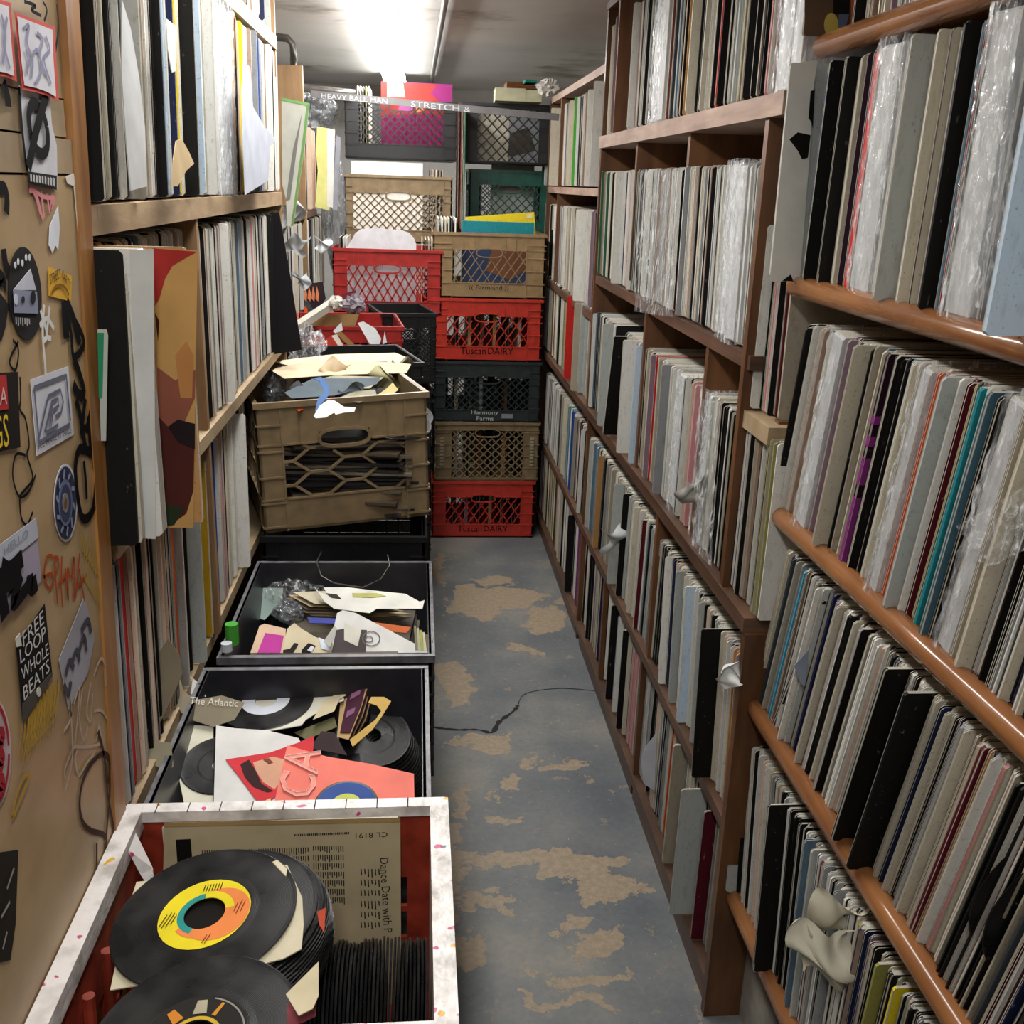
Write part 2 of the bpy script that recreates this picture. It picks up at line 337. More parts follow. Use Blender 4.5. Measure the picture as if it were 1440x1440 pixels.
# ------------------------------------------------------------------ record sleeves
CC = dict(W='#d8d7d1', C='#c6bfac', LG='#adb1ae', G='#8f9296', K='#131211', R='#b8241d', B='#2b4f9c', DB='#1d2546', T='#1f7f88', TB='#3c5c6a', Y='#dcc428', YG='#b18c1c',
          OL='#908d4c', P='#7c2a6e', BP='#26111f', PD='#3a2436', O='#cf5a22', N='#6b3a28', M='#571521', PK='#c58688', PC='#d2b8a4', TN='#9c8474', TP='#a69d8b', TAN='#b88a56',
          MV='#8a7482', LV='#989aa6', GR='#2f5c45', DG='#3c4248', BG='#5c7486', LB='#b4c6d6', CY='#4aa5c2', DN='#2e1712', X='#b6b7b8', PY='#d9d878', VG='#4fa83c')
CN = dict(W='white', C='cream', LG='pale grey', G='grey', K='black', R='red', B='blue', DB='navy', T='teal', TB='slate blue', Y='yellow', YG='mustard', OL='olive', P='purple', BP='dark purple',
          PD='dark plum', O='orange', N='brown', M='maroon', PK='pink', PC='pinkish cream', TN='dusty brown', TP='taupe', TAN='tan', MV='mauve', LV='lavender grey', GR='dark green', DG='charcoal',
          BG='blue grey', LB='pale blue', CY='cyan', DN='dark brown', X='plastic wrapped', PY='pale yellow', VG='bright green')
DARKS = ('K', 'DB', 'DN', 'M', 'DG', 'PD', 'BP', 'GR')
H = .312
def sheetbox(mb, T, t, y0, x0, z0, z1, d, cs, cc, ct, bow, mi=0):
    """one board: front face at x0, thickness y0..y0+t, rounded front corners, slightly bowed"""
    c = .004; lv = [(z0, c), (z0+c, 0), (z0+(z1-z0)*.35, 0), (z0+(z1-z0)*.68, 0), (z1-c, 0), (z1, c)]; vs = []
    for z, dx in lv:
        b = bow*math.sin(math.pi*(z-z0)/(z1-z0)); vs += [(x0+dx, y0+b, z), (x0+dx, y0+t+b, z), (d, y0+t, z), (d, y0, z)]
    for i in range(5):
        o = 4*i; p = vs[o:o+8]
        mb.add(p, [(0, 4, 5, 1)], mi, cs, T); mb.add(p, [(1, 5, 6, 2), (0, 3, 7, 4)], mi, cc, T); mb.add(p, [(2, 6, 7, 3)], mi, ct, T)
    mb.add(vs[0:4], [(0, 1, 2, 3)], mi, ct, T); mb.add(vs[20:24], [(3, 2, 1, 0)], mi, ct, T)
PAPER = lin('#c2bdb0')
def sleeve(mb, T, t, code, r, style=None, h=H, d=.31, keep=False):
    cs = vary(lin(CC[code]), .16, r); edge = vary(PAPER, .2, r); cc = vary(lin(CC[code]), .2, r)
    if keep: cs = cc = vary(lin(CC[code]), .03, r)
    if r.random() < .35 and code not in ('K',) and not keep: cc = vary(lin(CC[r.choice(['W', 'C', 'K', 'TP', 'G', 'W', 'TN'])]), .2, r)
    bow = r.uniform(-1, 1)*min(.0012, t*.25)
    if style is None:
        style = 'mouth' if r.random() < (.62 if code in ('W', 'C', 'LG', 'TP', 'PC') else .35) and t > .0028 else 'spine'
    if style == 'mouth':
        e = .0007+r.random()*.0004; inner = vary(lin(CC[r.choice(['W', 'C', 'K', 'W', 'TP'])]), .2, r)
        if code in DARKS: inner = vary(lin(CC['K']), .2, r)
        sheetbox(mb, T, e, -t/2, 0, 0, h, d, edge, cc, edge, bow)
        sheetbox(mb, T, e, t/2-e, 0, 0, h, d, edge, cc, edge, bow)
        g = t-2*e; iw = max(.0008, g*.86)
        if code in DARKS or code not in ('W', 'C', 'LG', 'TP', 'PC', 'X'): inner = cs
        sheetbox(mb, T, iw, -iw/2, r.uniform(.001, .004), .001, h-.003, d, inner, inner, inner, bow)
    elif t > .0035:
        e = .0006
        sheetbox(mb, T, t, -t/2, 0, 0, h, d, cs, cc, edge, bow)
        for yy in (-t/2-.0001, t/2-e+.0001):
            if r.random() < .7: sheetbox(mb, T, e, yy, -.0004, .0005, h-.0005, .0012, edge, edge, edge, bow)
    else: sheetbox(mb, T, t, -t/2, 0, 0, h, d, cs, cc, edge, bow)

def wrap_plastic(parent, t, r, h=H, ext=.006, mat='plastic'):
    """crinkled clear outer sleeve around the front edge of a record"""
    ny, nz = max(4, int(t/.004)+3), 26; pts = []; prof = []
    w = t/2+.0012
    path = [(.12, -w), (.05, -w-.001), (0, -w)]+[(-ext, -w+2*w*k/(ny-1)) for k in range(ny)]+[(0, w), (.05, w+.001), (.12, w)]
    vs = []; k = len(path)
    for i in range(nz):
        z = -.004+(h+.012)*i/(nz-1)
        for j, (x, y) in enumerate(path):
            a = .0035 if 2 <= j < k-2 else .0006
            vs.append((x+r.uniform(-a, a*.4), y+r.uniform(-.0008, .0008), z))
    fs = [(i*k+j, i*k+j+1, (i+1)*k+j+1, (i+1)*k+j) for i in range(nz-1) for j in range(k-1)]
    mb = MB().add(vs, fs); o = mb.build('plastic_cover', M[mat], parent, smooth=True); o['label'] = 'crinkled clear plastic outer cover'; return o

ALL = []          # every sleeve that stands in a shelf row
def pal_fill(code, r):
    x = r.random()
    if code == 'K': return r.choice(['K', 'K', 'K', 'DB', 'W', 'C', 'DG', 'TP']) if x < .9 else 'M'
    if code == 'G': return r.choice(['G', 'LG', 'K', 'W', 'DG', 'TP'])
    if code == 'W': return 'W' if x < .45 else r.choice(['C', 'LG', 'K', 'TP', 'PC', 'G', 'K', 'BG', 'K', 'DG'])
    if code == 'C': return 'C' if x < .30 else r.choice(['W', 'TP', 'K', 'PC', 'TN', 'LG', 'K', 'W', 'MV', 'DB', 'K', 'W', 'DG', 'LG'])
    if code == 'TP': return 'TP' if x < .3 else r.choice(['C', 'W', 'K', 'PC', 'N', 'G', 'K', 'M', 'OL'])
    if code == 'PK': return r.choice(['PK', 'PC', 'W', 'K'])
    return r.choice([code, code, 'W', 'K', 'C'])
def row(key, desc, group, side, X, zb, lists, lean=0., ys=None, ye=None, endfill='*C', seed=1, hmax=.33):
    r = random.Random(seed); items = []
    lf = lean if callable(lean) else (lambda y: lean)
    for py, its in lists:
        for px, code in its:
            p = onx(px, py, X); L = lf(p.y); items.append((p.y+L*(p.z-zb), code))
    items.sort(key=lambda q: -q[0] if side > 0 else q[0])
    if ys is not None: items.insert(0, (ys, endfill))
    bound = [i[0] for i in items]+[ye]
    for i, (y0, code) in enumerate(items):
        y1 = bound[i+1]; seg = abs(y1-y0); sg = -1 if side > 0 else 1
        if seg < .0012: continue
        if code == 'END': continue
        star = code.startswith('*'); thick = code[-1] in '!#'; box = code.endswith('#'); base = code.strip('*!#'); y = y0; first = True; mx = .0055 if not star else .0046
        if thick and base != 'X' and not box:
            ya, yb = (y0, y1)                       # screen order: far->near on the right, near->far on the left
            if side > 0: p = abs(X)*(1-yb/ya)
            else: p = abs(X)*(1-ya/yb)
            if .008 < p:
                p = min(p, .055)
                if side > 0: yn = max(yb+.003, ya*(1-p/abs(X))+.0); yc = yn
                else: yn = min(yb-.003, ya+.003); yc = yn
                L = lf(yc); t = .0045 if base not in ('LB', 'TP') else .007
                ALL.append(dict(key=key, desc=desc, group=group, side=side, x=X-side*p, y=yc+(t/2 if side > 0 else 0), z=zb, L=L, t=t, code=base, h=H-.001, feat=True, thick=True, seed=r.random(), jut=p))
                gap = abs(yb-ya)
                # plain fill hidden behind / beside the jutting cover
                yy = ya; rem = gap-t
                if side < 0: yy = ya+t
                while rem > .002:
                    tt = min(rem, r.uniform(.003, .006)); yq = yy+sg*tt/2
                    ALL.append(dict(key=key, desc=desc, group=group, side=side, x=X+side*r.uniform(-.002, .009), y=yq, z=zb, L=lf(yq), t=tt-.0004, code=(base if p > .054 else pal_fill('C', r)), h=H-.002, feat=False, thick=False, seed=r.random()))
                    yy += sg*tt; rem -= tt
                continue
        while seg > .0011:
            if thick: t = min(seg, .045 if base != 'X' else .07)
            elif star: t = min(seg, r.uniform(.0022, mx))
            else: t = seg if seg < .0075 else min(seg, r.uniform(.0032, mx))
            if seg-t < .0012: t = seg
            c = pal_fill(base, r) if star else base
            if not star and not thick and not first and r.random() < .22: c = pal_fill(base, r)
            yc = y+sg*t/2; L = lf(yc)+r.uniform(-.006, .006)
            h = H+r.uniform(-.004, .002); xo = r.uniform(-.007, .009) if not thick else r.uniform(-.010, .002)
            if not thick and r.random() < .06: xo += r.choice([-.012, .02])
            ALL.append(dict(key=key, desc=desc, group=group, side=side, x=X+side*xo, y=yc, z=zb, L=L, t=max(.001, t*.86-.0002), code=c, h=h, feat=(first and not star), thick=thick, seed=r.random()))
            y += sg*t; seg -= t; first = False

N_ = 'on the %s shelf of the round railed right unit'
row('N0', 'top edge shelf of the round railed right unit', 'records on the top shelf of the round railed unit', 1, .61, 1.775,
    [(20, [(1207, 'K'), (1216, 'C'), (1230, 'N'), (1240, 'C'), (1253, 'MV'), (1275, 'W'), (1300, '*W'), (1345, 'C'), (1380, '*C')])], 0, None, .9, seed=11)
row('N1', 'first shelf below the top rail of the right unit', 'records on the second shelf of the round railed unit', 1, .608, 1.425,
    [(233, [(1136, 'C'), (1141, 'R'), (1145, 'B'), (1152, 'K'), (1172, 'K!'), (1187, 'C'), (1200, 'PD'), (1213, 'R!'), (1221, 'X!'), (1258, 'LG!'), (1288, 'TB'), (1293, 'C!'), (1312, 'DN'), (1325, 'W'), (1327, 'K!'),
            (1350, 'BG'), (1357, 'R'), (1361, 'K!'), (1371, 'X!'), (1415, 'G'), (1430, 'LB!')])], 0.03, None, .70, seed=12)
row('N2', 'middle shelf of the round railed right unit', 'records on the middle shelf of the round railed unit', 1, .608, 1.055,
    [(580, [(1077, 'C!'), (1085.5, 'B'), (1090, 'W'), (1091.5, 'DB'), (1097, 'G'), (1104, 'K'), (1109.5, 'W'), (1112.5, 'K'), (1115, 'W'), (1117.5, 'K'), (1129, 'W'), (1136, 'TN'), (1145, 'K'), (1147, 'W'), (1154, 'K'),
            (1157.5, 'X!'), (1174, 'MV'), (1182, 'C!'), (1207, 'OL'), (1212, '*W'), (1229, 'PC'), (1237, 'BP!')]),
     (660, [(1222, 'Y'), (1225, 'K'), (1243, 'W'), (1248, 'TP'), (1258, 'TP'), (1268, 'C'), (1272, 'X!'), (1286, 'PC'), (1290, 'O'), (1293.5, 'LG!'), (1318, 'N'), (1324, 'M'), (1332, 'TP'), (1340, 'DG'), (1350, 'T'),
            (1355, 'W'), (1362, 'TB!'), (1379, 'W'), (1384.5, 'TAN'), (1391, 'M'), (1394, 'X!'), (1420, 'TP'), (1432, 'C!'), (1452, '*C')])], .19, None, .60, seed=13)
row('N3', 'fourth shelf of the round railed right unit', 'records on the fourth shelf of the round railed unit', 1, .608, .693,
    [(920, [(1062, 'LG'), (1070, 'G'), (1075, 'C'), (1081, '*K'), (1093, 'G'), (1099, 'CY'), (1111, 'W'), (1114, '*K'), (1137, 'LG'), (1144, 'DB'), (1158, 'LG!'), (1172, '*C'), (1186, '*K'), (1200, 'LV!'), (1212, 'C'), (1225, 'W')]),
     (1060, [(1203, 'K!'), (1239, 'K!'), (1283, 'C'), (1300, 'DB'), (1309, 'W'), (1315, 'C'), (1322, 'K'), (1329, 'W'), (1340, 'G'), (1350, 'C'), (1358, 'W'), (1365, 'TP'), (1380, 'M'), (1386, 'TAN'), (1391, 'DB'),
             (1397, 'G'), (1401, 'W'), (1412, 'PK'), (1419, '*C'), (1445, '*K')])], .25, None, .50, seed=14)
row('N4', 'lowest shelf of the round railed right unit', 'records on the lowest shelf of the round railed unit', 1, .608, .296,
    [(1125, [(1032, 'LG!'), (1049, 'K'), (1052, 'W'), (1066, 'K'), (1068, 'PC'), (1077, 'C'), (1079, 'Y'), (1081, 'K!')]),
     (1265, [(1100, 'W'), (1104, 'PK'), (1110, 'K'), (1117, '*K'), (1122, 'BG!'), (1133, 'LG!'), (1143, 'W'), (1150, 'M'), (1156, '*C'), (1160, 'Y'), (1162, 'W'), (1172, 'G!'), (1187, 'W'), (1204, 'K'), (1209, 'C'), (1217, 'OL'), (1222, 'LG'), (1227, 'DB')]),
     (1357, [(1217, 'MV'), (1229, 'K'), (1234, 'OL!'), (1250, 'C'), (1254, 'K'), (1261, 'W'), (1267, 'Y!'), (1277, 'LG'), (1288, 'TP'), (1298, 'K'), (1305, 'TP!'), (1335, '*C')])],
    lambda y: -.12+(.1+.12)*min(1, max(0, (1.45-y)/.4)), None, .45, seed=15)
# middle right unit
row('M1', 'topmost shelf of the flat edged right unit', 'records on the top shelf of the flat edged right unit', 1, .585, 1.708,
    [(97, [(856, 'C'), (863, 'MV!'), (874, 'END'), (886.7, 'W!'), (897, '*C'), (918.7, 'K'), (921, 'X!'), (941, 'N'), (946, '*W'), (964.5, 'TAN'), (968.5, 'C!'), (984, 'K'), (988, 'W!'), (997, '*W'), (1010, 'R!'), (1016, '*C'),
           (1026.7, 'K'), (1028.6, 'LG'), (1042, 'OL'), (1048, 'K!'), (1058, '*W'), (1081, 'PK'), (1087, 'N'), (1091, 'X!')])], -.01, None, 1.66, seed=21)
row('M2', 'shelf under the top shelf of the flat edged right unit', 'records in the second row of the flat edged right unit', 1, .585, 1.288,
    [(333, [(842, 'PK'), (845, 'W'), (848, 'GR'), (856, 'W'), (858, 'C'), (863, 'TP!'), (875, 'W'), (878, 'DB'), (881, 'W'), (884, 'R!'), (893, 'K'), (900, '*LG'), (945, 'W'), (954, 'END'), (963, 'C'), (968, 'W'), (973, 'PC'), (982, 'C'),
            (993, 'K'), (996, '*W'), (1010, 'W'), (1020, 'X!'), (1055, 'G')])], -.05, None, 1.76, seed=22)
row('M3', 'chest high shelf of the flat edged right unit', 'records on the chest high shelf of the flat edged right unit', 1, .585, .855,
    [(500, [(765, '*TP'), (787, 'C'), (792, 'OL'), (794, 'R!'), (805, 'TP!'), (819, 'LG'), (827, 'TP'), (832, 'PC'), (838, '*W'), (846, 'LG!'), (861, 'W'), (866, 'END')]),
     (560, [(872, 'C!'), (890, 'LB!'), (902.5, 'K'), (906, 'TP'), (911.5, 'MV!'), (919.7, 'R'), (924.6, 'W'), (928, 'TB!'), (940, 'W'), (943.5, '*W'), (953, 'X!'), (968, 'K'), (971, 'C'), (975.4, 'PK'), (980.5, 'END'), (988, 'X!'), (1006, 'OL'),
            (1010, 'W'), (1017, 'TP'), (1021, 'W'), (1024, 'K'), (1027, 'W'), (1032, 'K'), (1038, 'END')]),
     (769, [(1030, 'W'), (1033, 'K'), (1037.5, 'B'), (1041, 'C'), (1055, 'OL'), (1060, 'C'), (1066, 'K'), (1069, 'OL')])], 0, None, 1.642, seed=23)
row('G1', 'narrow gap shelf between the two right units', 'records in the narrow gap between the two right units', 1, .60, 1.19,
    [(480, [(1058, 'PC'), (1065, 'W!'), (1078, 'K'), (1081, 'GR'), (1085, 'PK'), (1090, 'TP')])], -.02, None, 1.64, seed=24)
row('M4', 'knee high shelf of the flat edged right unit', 'records on the knee high shelf of the flat edged right unit', 1, .59, .438,
    [(640, [(764, '*W'), (783, 'TP'), (791, 'C'), (797, 'T'), (803, 'B'), (806, 'W'), (809, '*K'), (815.5, 'W!'), (823, 'K'), (826, 'C'), (837, 'BG'), (842, 'TAN!'), (851, 'K'), (854, 'TP!')]),
     (760, [(848, 'TP'), (858, 'LG!'), (872, 'K!'), (882, '*C'), (897, 'C'), (901, 'M!'), (910, '*G')]),
     (910, [(905, '*G'), (911, 'TP'), (920, 'K'), (929, 'W'), (931, 'TAN!'), (940, 'K'), (944, 'O'), (945.5, 'LG!'), (955, 'K'), (957, 'W'), (960, 'LB!'), (971, 'W'), (975, 'K'), (980, 'LG!'), (987.5, 'K!'), (1015.5, 'C'), (1021, '*PK'), (1027, 'G'), (1032, 'TAN')])],
    lambda y: -.09 if y < 2.2 else .05, None, 1.61, seed=25)
row('M5', 'floor level shelf of the flat edged right unit', 'records on the floor level shelf of the flat edged right unit', 1, .595, .075,
    [(700, [(757, '*TP')]), (804, [(790, '*C'), (795, 'K!'), (806, 'W'), (812, 'P'), (815, '*C')]), (965, [(835, '*C'), (840, '*K'), (852.5, 'LG!'), (863, 'B!'), (871, 'K!'), (882, 'C'), (890, 'PK'), (898, '*C'), (906, 'G')]),
     (1111, [(907, 'K'), (913, 'PC'), (921, 'W'), (927, 'K'), (934, 'W'), (938, 'O'), (942, 'TP!')]), (1200, [(950, 'LG!'), (985, 'M!'), (1003, 'TP')])], 0.02, None, 1.61, seed=26)
# far right unit
row('F1', 'upper shelf of the far right unit', 'records on the upper shelf of the far right unit', 1, .59, 1.555,
    [(200, [(765, 'K'), (767.5, 'LG!'), (774, 'C!'), (784, 'END'), (789, 'PC'), (792, 'W'), (797, 'K'), (801, 'N'), (806, 'VG!'), (813, '*W'), (819, 'TN'), (824, 'W!'), (832, 'W!')])], -.03, None, 3.38, seed=31)
row('F2', 'lower shelf of the far right unit', 'records on the lower shelf of the far right unit', 1, .59, 1.165,
    [(350, [(763, '*C'), (774, 'END'), (779, '*W'), (786, 'MV'), (789, 'W'), (795, 'C'), (803, 'C'), (809, 'W!'), (824, 'W'), (831, 'MV')])], -.03, None, 3.38, seed=32)
# left unit
row('T1', 'upper shelf of the left unit', 'records on the upper shelf of the left unit', -1, -.34, 1.52,
    [(100, [(117, 'K!'), (138, 'W'), (141, 'C'), (150.5, 'K'), (157, '*C'), (168, 'K'), (173.5, 'W!'), (198, '*W'), (205, 'K'), (216, 'B'), (222, 'LB'), (229.7, 'BG'), (235, 'DB'), (239.5, 'Y'), (250.5, 'K!'), (274, 'LB!'),
            (283, 'W'), (288, 'PC'), (296, 'X!'), (303, 'X!'), (325, 'TAN'), (334, 'Y'), (342, '*W'), (360, 'B'), (362.5, 'LG'), (368, '*W'), (376, 'K'), (380, 'W'), (384, 'R'), (386, '*W')])], -.10, None, 2.66, seed=41)
row('T0', 'top of the left unit under the ceiling', 'records on top of the left unit', -1, -.345, 1.872,
    [(30, [(345, 'W'), (352, 'PC'), (362, 'DB!'), (372, 'LG!'), (380, 'W')])], 0, 1.75, 2.64, seed=42)
for q in ALL:
    if q['key'] == 'T0': q['h'] = .262
row('T2', 'middle shelf of the left unit', 'records on the middle shelf of the left unit', -1, -.345, 1.16,
    [(427, [(283, 'LG'), (288, 'C'), (294, '*C'), (310, 'DB'), (316.7, 'W'), (320, 'DG'), (326.7, 'C'), (333, 'BG'), (336, '*W'), (340, 'LG'), (346, '*W'), (350, 'W'), (353, 'PK'), (355, '*W'), (364, 'PK'), (367, '*W'), (375, 'K'), (379, '*C')])], -.02, None, 2.3, seed=43)
row('T2b', 'near end of the left middle shelf', 'records behind the jutting sleeves at the near end of the left unit', -1, -.36, 1.16, [(380, [(165, '*W')])], 0, 1.16, 1.655, seed=45)
row('T3', 'low shelf of the left unit beside the crates', 'records on the low shelf of the left unit', -1, -.357, .80,
    [(840, [(158, 'DB'), (164, 'G'), (170, 'R!'), (177, '*TP'), (192, 'K'), (201, 'PC'), (207, 'K'), (215, 'C'), (222, 'PC'), (232, 'K'), (241.5, 'O!'), (249, 'LG!'), (260, 'K'), (266.5, 'LG!'), (286, 'YG!'), (297, 'PC'),
            (305, 'B'), (308, '*TP'), (313, 'PK'), (317, '*C'), (322, 'C'), (329, 'W'), (336, 'W!')])], -.06, None, 2.12, seed=44)
# far left unit
row('L1', 'upper shelf of the far left unit', 'records on the upper shelf of the far left unit', -1, -.44, 1.43,
    [(235, [(432, 'PC'), (436, 'PC'), (438.5, 'R'), (441, 'W'), (443, 'K')])], -.03, None, 4.62, seed=51)
row('L2', 'lower shelf of the far left unit', 'records on the lower shelf of the far left unit', -1, -.44, 1.08,
    [(350, [(404, '*W'), (423, 'END'), (430, 'W'), (434, 'K'), (438, 'W'), (441, 'C'), (446, 'K'), (449, 'W!')])], -.03, None, 4.55, seed=52)

# ---- specials that stand askew and count as record sleeves too are made further down (about 40)
ALL = [q for q in ALL if not (q['key'][0] == 'N' and q['y']+q['t']/2 > 1.612) and not (q['key'] in ('M4', 'M5') and q['y']-q['t']/2 < 1.604)]
NSPECIAL = 62
for q in ALL:
    cx, cy, cz = proj((q['x'], q['y'], q['z']+.15)); q['px'] = cx; q['py'] = cy
    inside = (0 if (-10 < cx < 1450 and -160 < cy < 1600) else 1)
    tx = abs(proj((q['x'], q['y']+q['t']/2, q['z']+.15))[0]-proj((q['x'], q['y']-q['t']/2, q['z']+.15))[0])
    q['area'] = (-1 if inside else 1)*max(tx, .05)*q['h']*FPX/max(cz, .2)
vis = sorted(ALL, key=lambda q: -q['area'])
for q in vis[:300-NSPECIAL]: q['ind'] = True
SLEEVES = []
def frame_of(q):
    a = math.atan(q['L'])
    T = Matrix.Translation((q['x'], q['y'], q['z'])) @ Matrix.Rotation(a, 4, 'X')
    if q['side'] < 0: T = T @ Matrix.Rotation(math.pi, 4, 'Z')
    return T
rest = MB()
rows = {}
for q in ALL: rows.setdefault(q['key'], []).append(q)
used = {}
def thickw(t): return 'thin' if t < .006 else ('thick' if t > .014 else 'plain')
for key, L in rows.items():
    L.sort(key=lambda q: -q['y'] if q['side'] > 0 else q['y'])
    n = len(L)
    for i, q in enumerate(L):
        r = random.Random(int(q['seed']*1e6)); T = frame_of(q)
        if not q.get('ind'):
            sleeve(rest, T, q['t'], q['code'], r, None, q['h']); continue
        mb = MB(); sleeve(mb, Matrix(), q['t'], q['code'], r, 'spine' if q['thick'] else None, q['h'], keep=bool(q['thick']))
        o = mb.build('record_sleeve', M['sleeve'], None, T)
        a = CN[L[i-1]['code']] if i else 'the upright'; b = CN[L[i+1]['code']] if i < n-1 else 'the upright'
        nm = CN[q['code']]; th = thickw(q['t'])
        cand = [f"{th} {nm} sleeve between {a} and {b}, {q['desc']}"]
        near = 'near the far end' if i < n*.34 else ('near the close end' if i > n*.67 else 'about midway')
        cand.append(f"{th} {nm} sleeve between {a} and {b}, {near}, {q['desc']}")
        lab = cand[0] if cand[0] not in used else cand[1]
        if len(lab.split()) > 16: lab = f"{nm} sleeve between {a} and {b}, {q['desc']}"
        if len(lab.split()) > 16: lab = f"{th} {nm} sleeve, {q['desc']}"
        used.setdefault(lab, 0); used[lab] += 1
        tag(o, lab, 'record', q['group'])
        if q['code'] == 'X': wrap_plastic(o, q['t'], r, q['h'])
        q['obj'] = o
ORD = ['first', 'second', 'third', 'fourth', 'fifth', 'sixth', 'seventh', 'eighth', 'ninth', 'tenth']
dl = {}
for q in sorted([q for q in ALL if q.get('ind')], key=lambda q: -q['y']): dl.setdefault(q['obj']['label'], []).append(q['obj'])
for lb, os_ in dl.items():
    if 1 < len(os_) <= 10:
        for i, o_ in enumerate(os_):
            nl = ORD[i]+' '+lb.replace('thick plastic', 'plastic')
            if len(nl.split()) > 16: nl = nl.replace('plain ', '').replace('thin ', '').replace(' of the', ',')
            if len(nl.split()) <= 16: o_['label'] = nl
ro = rest.build('record_sleeve', M['sleeve']); tag(ro, 'remaining record sleeves packed along all the shelves', 'records', None, 'stuff')

# ------------------------------------------------------------------ shelving units
def part(mb, name, mat, parent): return child(mb.build(name, mat), parent)
def unit(label, x, y0, y1, loc=None): return thing('shelving_unit', label, 'shelf', T_(x, (y0+y1)/2, 0))
def shelf_board(u, x0, x1, y0, y1, z0, z1, mat='board', name='shelf_board'): return part(MB().box((x0, y0, z0), (x1, y1, z1)), name, M[mat], u)
# flat edged right unit, lower deep part and upper part
u = unit('dark brown wooden shelving unit with flat board edges right of the aisle', .75, 1.6, 4.7)
D2 = .93
for z0, z1, mt in ((.045, .07, 'board'), (.41, .435, 'board'), (.822, .85, 'board')):
    shelf_board(u, .565 if z0 > .8 else .572, D2, 1.59, 4.72, z0, z1, mt)
shelf_board(u, .572, D2, 1.72, 3.36, 1.258, 1.283)
shelf_board(u, .562, D2, 1.66, 3.36, 1.668, 1.703, 'dusty')
shelf_board(u, .575, D2, 1.60, 1.74, 1.155, 1.185, 'pine')
for y, z0, z1 in ((1.592, 0, .822), (1.745, .85, 1.668), (3.35, .85, 2.06), (2.28, 1.283, 1.668), (2.83, 1.283, 1.668), (2.0, .85, 1.258), (2.585, .85, 1.258), (3.36, 0, .822), (4.71, 0, 1.9), (2.9, .07, .41), (2.35, .07, .41), (2.3, .435, .822)):
    fr = .576 if y not in (1.592, 1.745, 3.35, 4.71) else .568
    part(MB().box((fr, y-.010, z0), (D2, y+.010, z1)), 'upright', M['upright'], u)
part(MB().box((.568, 3.155, 1.703), (D2, 3.175, 2.06)), 'upright', M['upright'], u)
part(MB().box((.565, 3.16, 2.06), (D2, 3.36, 2.08)), 'shelf_board', M['board'], u)
part(MB().box((D2, 1.59, 0), (D2+.012, 4.72, 2.05)), 'back_panel', M['dark'], u)
# toe strips
for y0, y1 in ((1.6, 2.34), (2.36, 3.3), (3.4, 4.7)): part(MB().box((.578, y0, .0), (.59, y1, .045)), 'toe_board', M['board'], u)
# far right unit
u = unit('far dusty topped shelving unit on the right beside the back crates', .75, 3.4, 4.7)
for z0, z1, mt in ((1.132, 1.16, 'board'), (1.525, 1.55, 'dusty'), (1.89, 1.915, 'dusty')): shelf_board(u, .572, D2, 3.37, 4.7, z0, z1, mt)
for z0, z1 in ((.852, 1.132), (1.16, 1.525), (1.55, 1.89)): part(MB().box((.574, 4.38, z0), (D2, 4.40, z1)), 'upright', M['upright'], u)
# round railed near right unit
u = unit('near brown shelving unit with varnished rounded rails right of the aisle', .8, .4, 1.62)
for z in (.283, .68, 1.042, 1.412, 1.762):
    shelf_board(u, .602, .95, .25, 1.635, z-.012, z+.010, 'rail')
    mb = MB(); mb.tube([(.602, .25, z), (.602, 1.62, z)], .017, 16); part(mb, 'rail', M['rail'], u).data.polygons.foreach_set('use_smooth', [True]*(16+2))
part(MB().box((.60, 1.625, 0), (.95, 1.645, 1.19)), 'upright', M['upright'], u)
part(MB().box((.95, .25, 0), (.962, 1.64, 2.15)), 'back_panel', M['dark'], u)
part(MB().box((.64, .25, 0), (.66, 1.62, .27)), 'peeling_plinth', M['wallp'], u)
# left unit
u = unit('left wooden shelving unit with rough pale board edges behind the crates', -.5, 1.1, 2.7)
for z0, z1, mt in ((.775, .797, 'pine'), (1.134, 1.156, 'pine'), (1.486, 1.516, 'rough'), (1.838, 1.868, 'pine')): shelf_board(u, -.72, -.348 if z1 < .9 else -.334, 1.12, 2.70, z0, z1, mt)
for y, z0, z1 in ((1.665, 1.156, 1.486), (1.665, .797, 1.134), (2.10, 1.516, 1.838), (2.69, 0, 2.05)): part(MB().box((-.72, y-.008, z0), (-.336, y+.008, z1)), 'upright', M['pinev'], u)
part(MB().box((-.72, 1.12, 0), (-.71, 2.7, 2.05)), 'back_panel', M['dark'], u)
# far left unit
u = unit('far left shelving unit with a brown upright beyond the leaning green edged cover', -.6, 2.8, 4.7)
for z0, z1 in ((1.05, 1.075), (1.40, 1.425), (.70, .72)): shelf_board(u, -.77, -.435, 3.2, 4.7, z0, z1)
part(MB().box((-.77, 4.20, 0), (-.43, 4.225, 1.95)), 'upright', M['pinev'], u)
part(MB().box((-.77, 3.2, 0), (-.765, 4.7, 1.9)), 'back_panel', M['dark'], u)

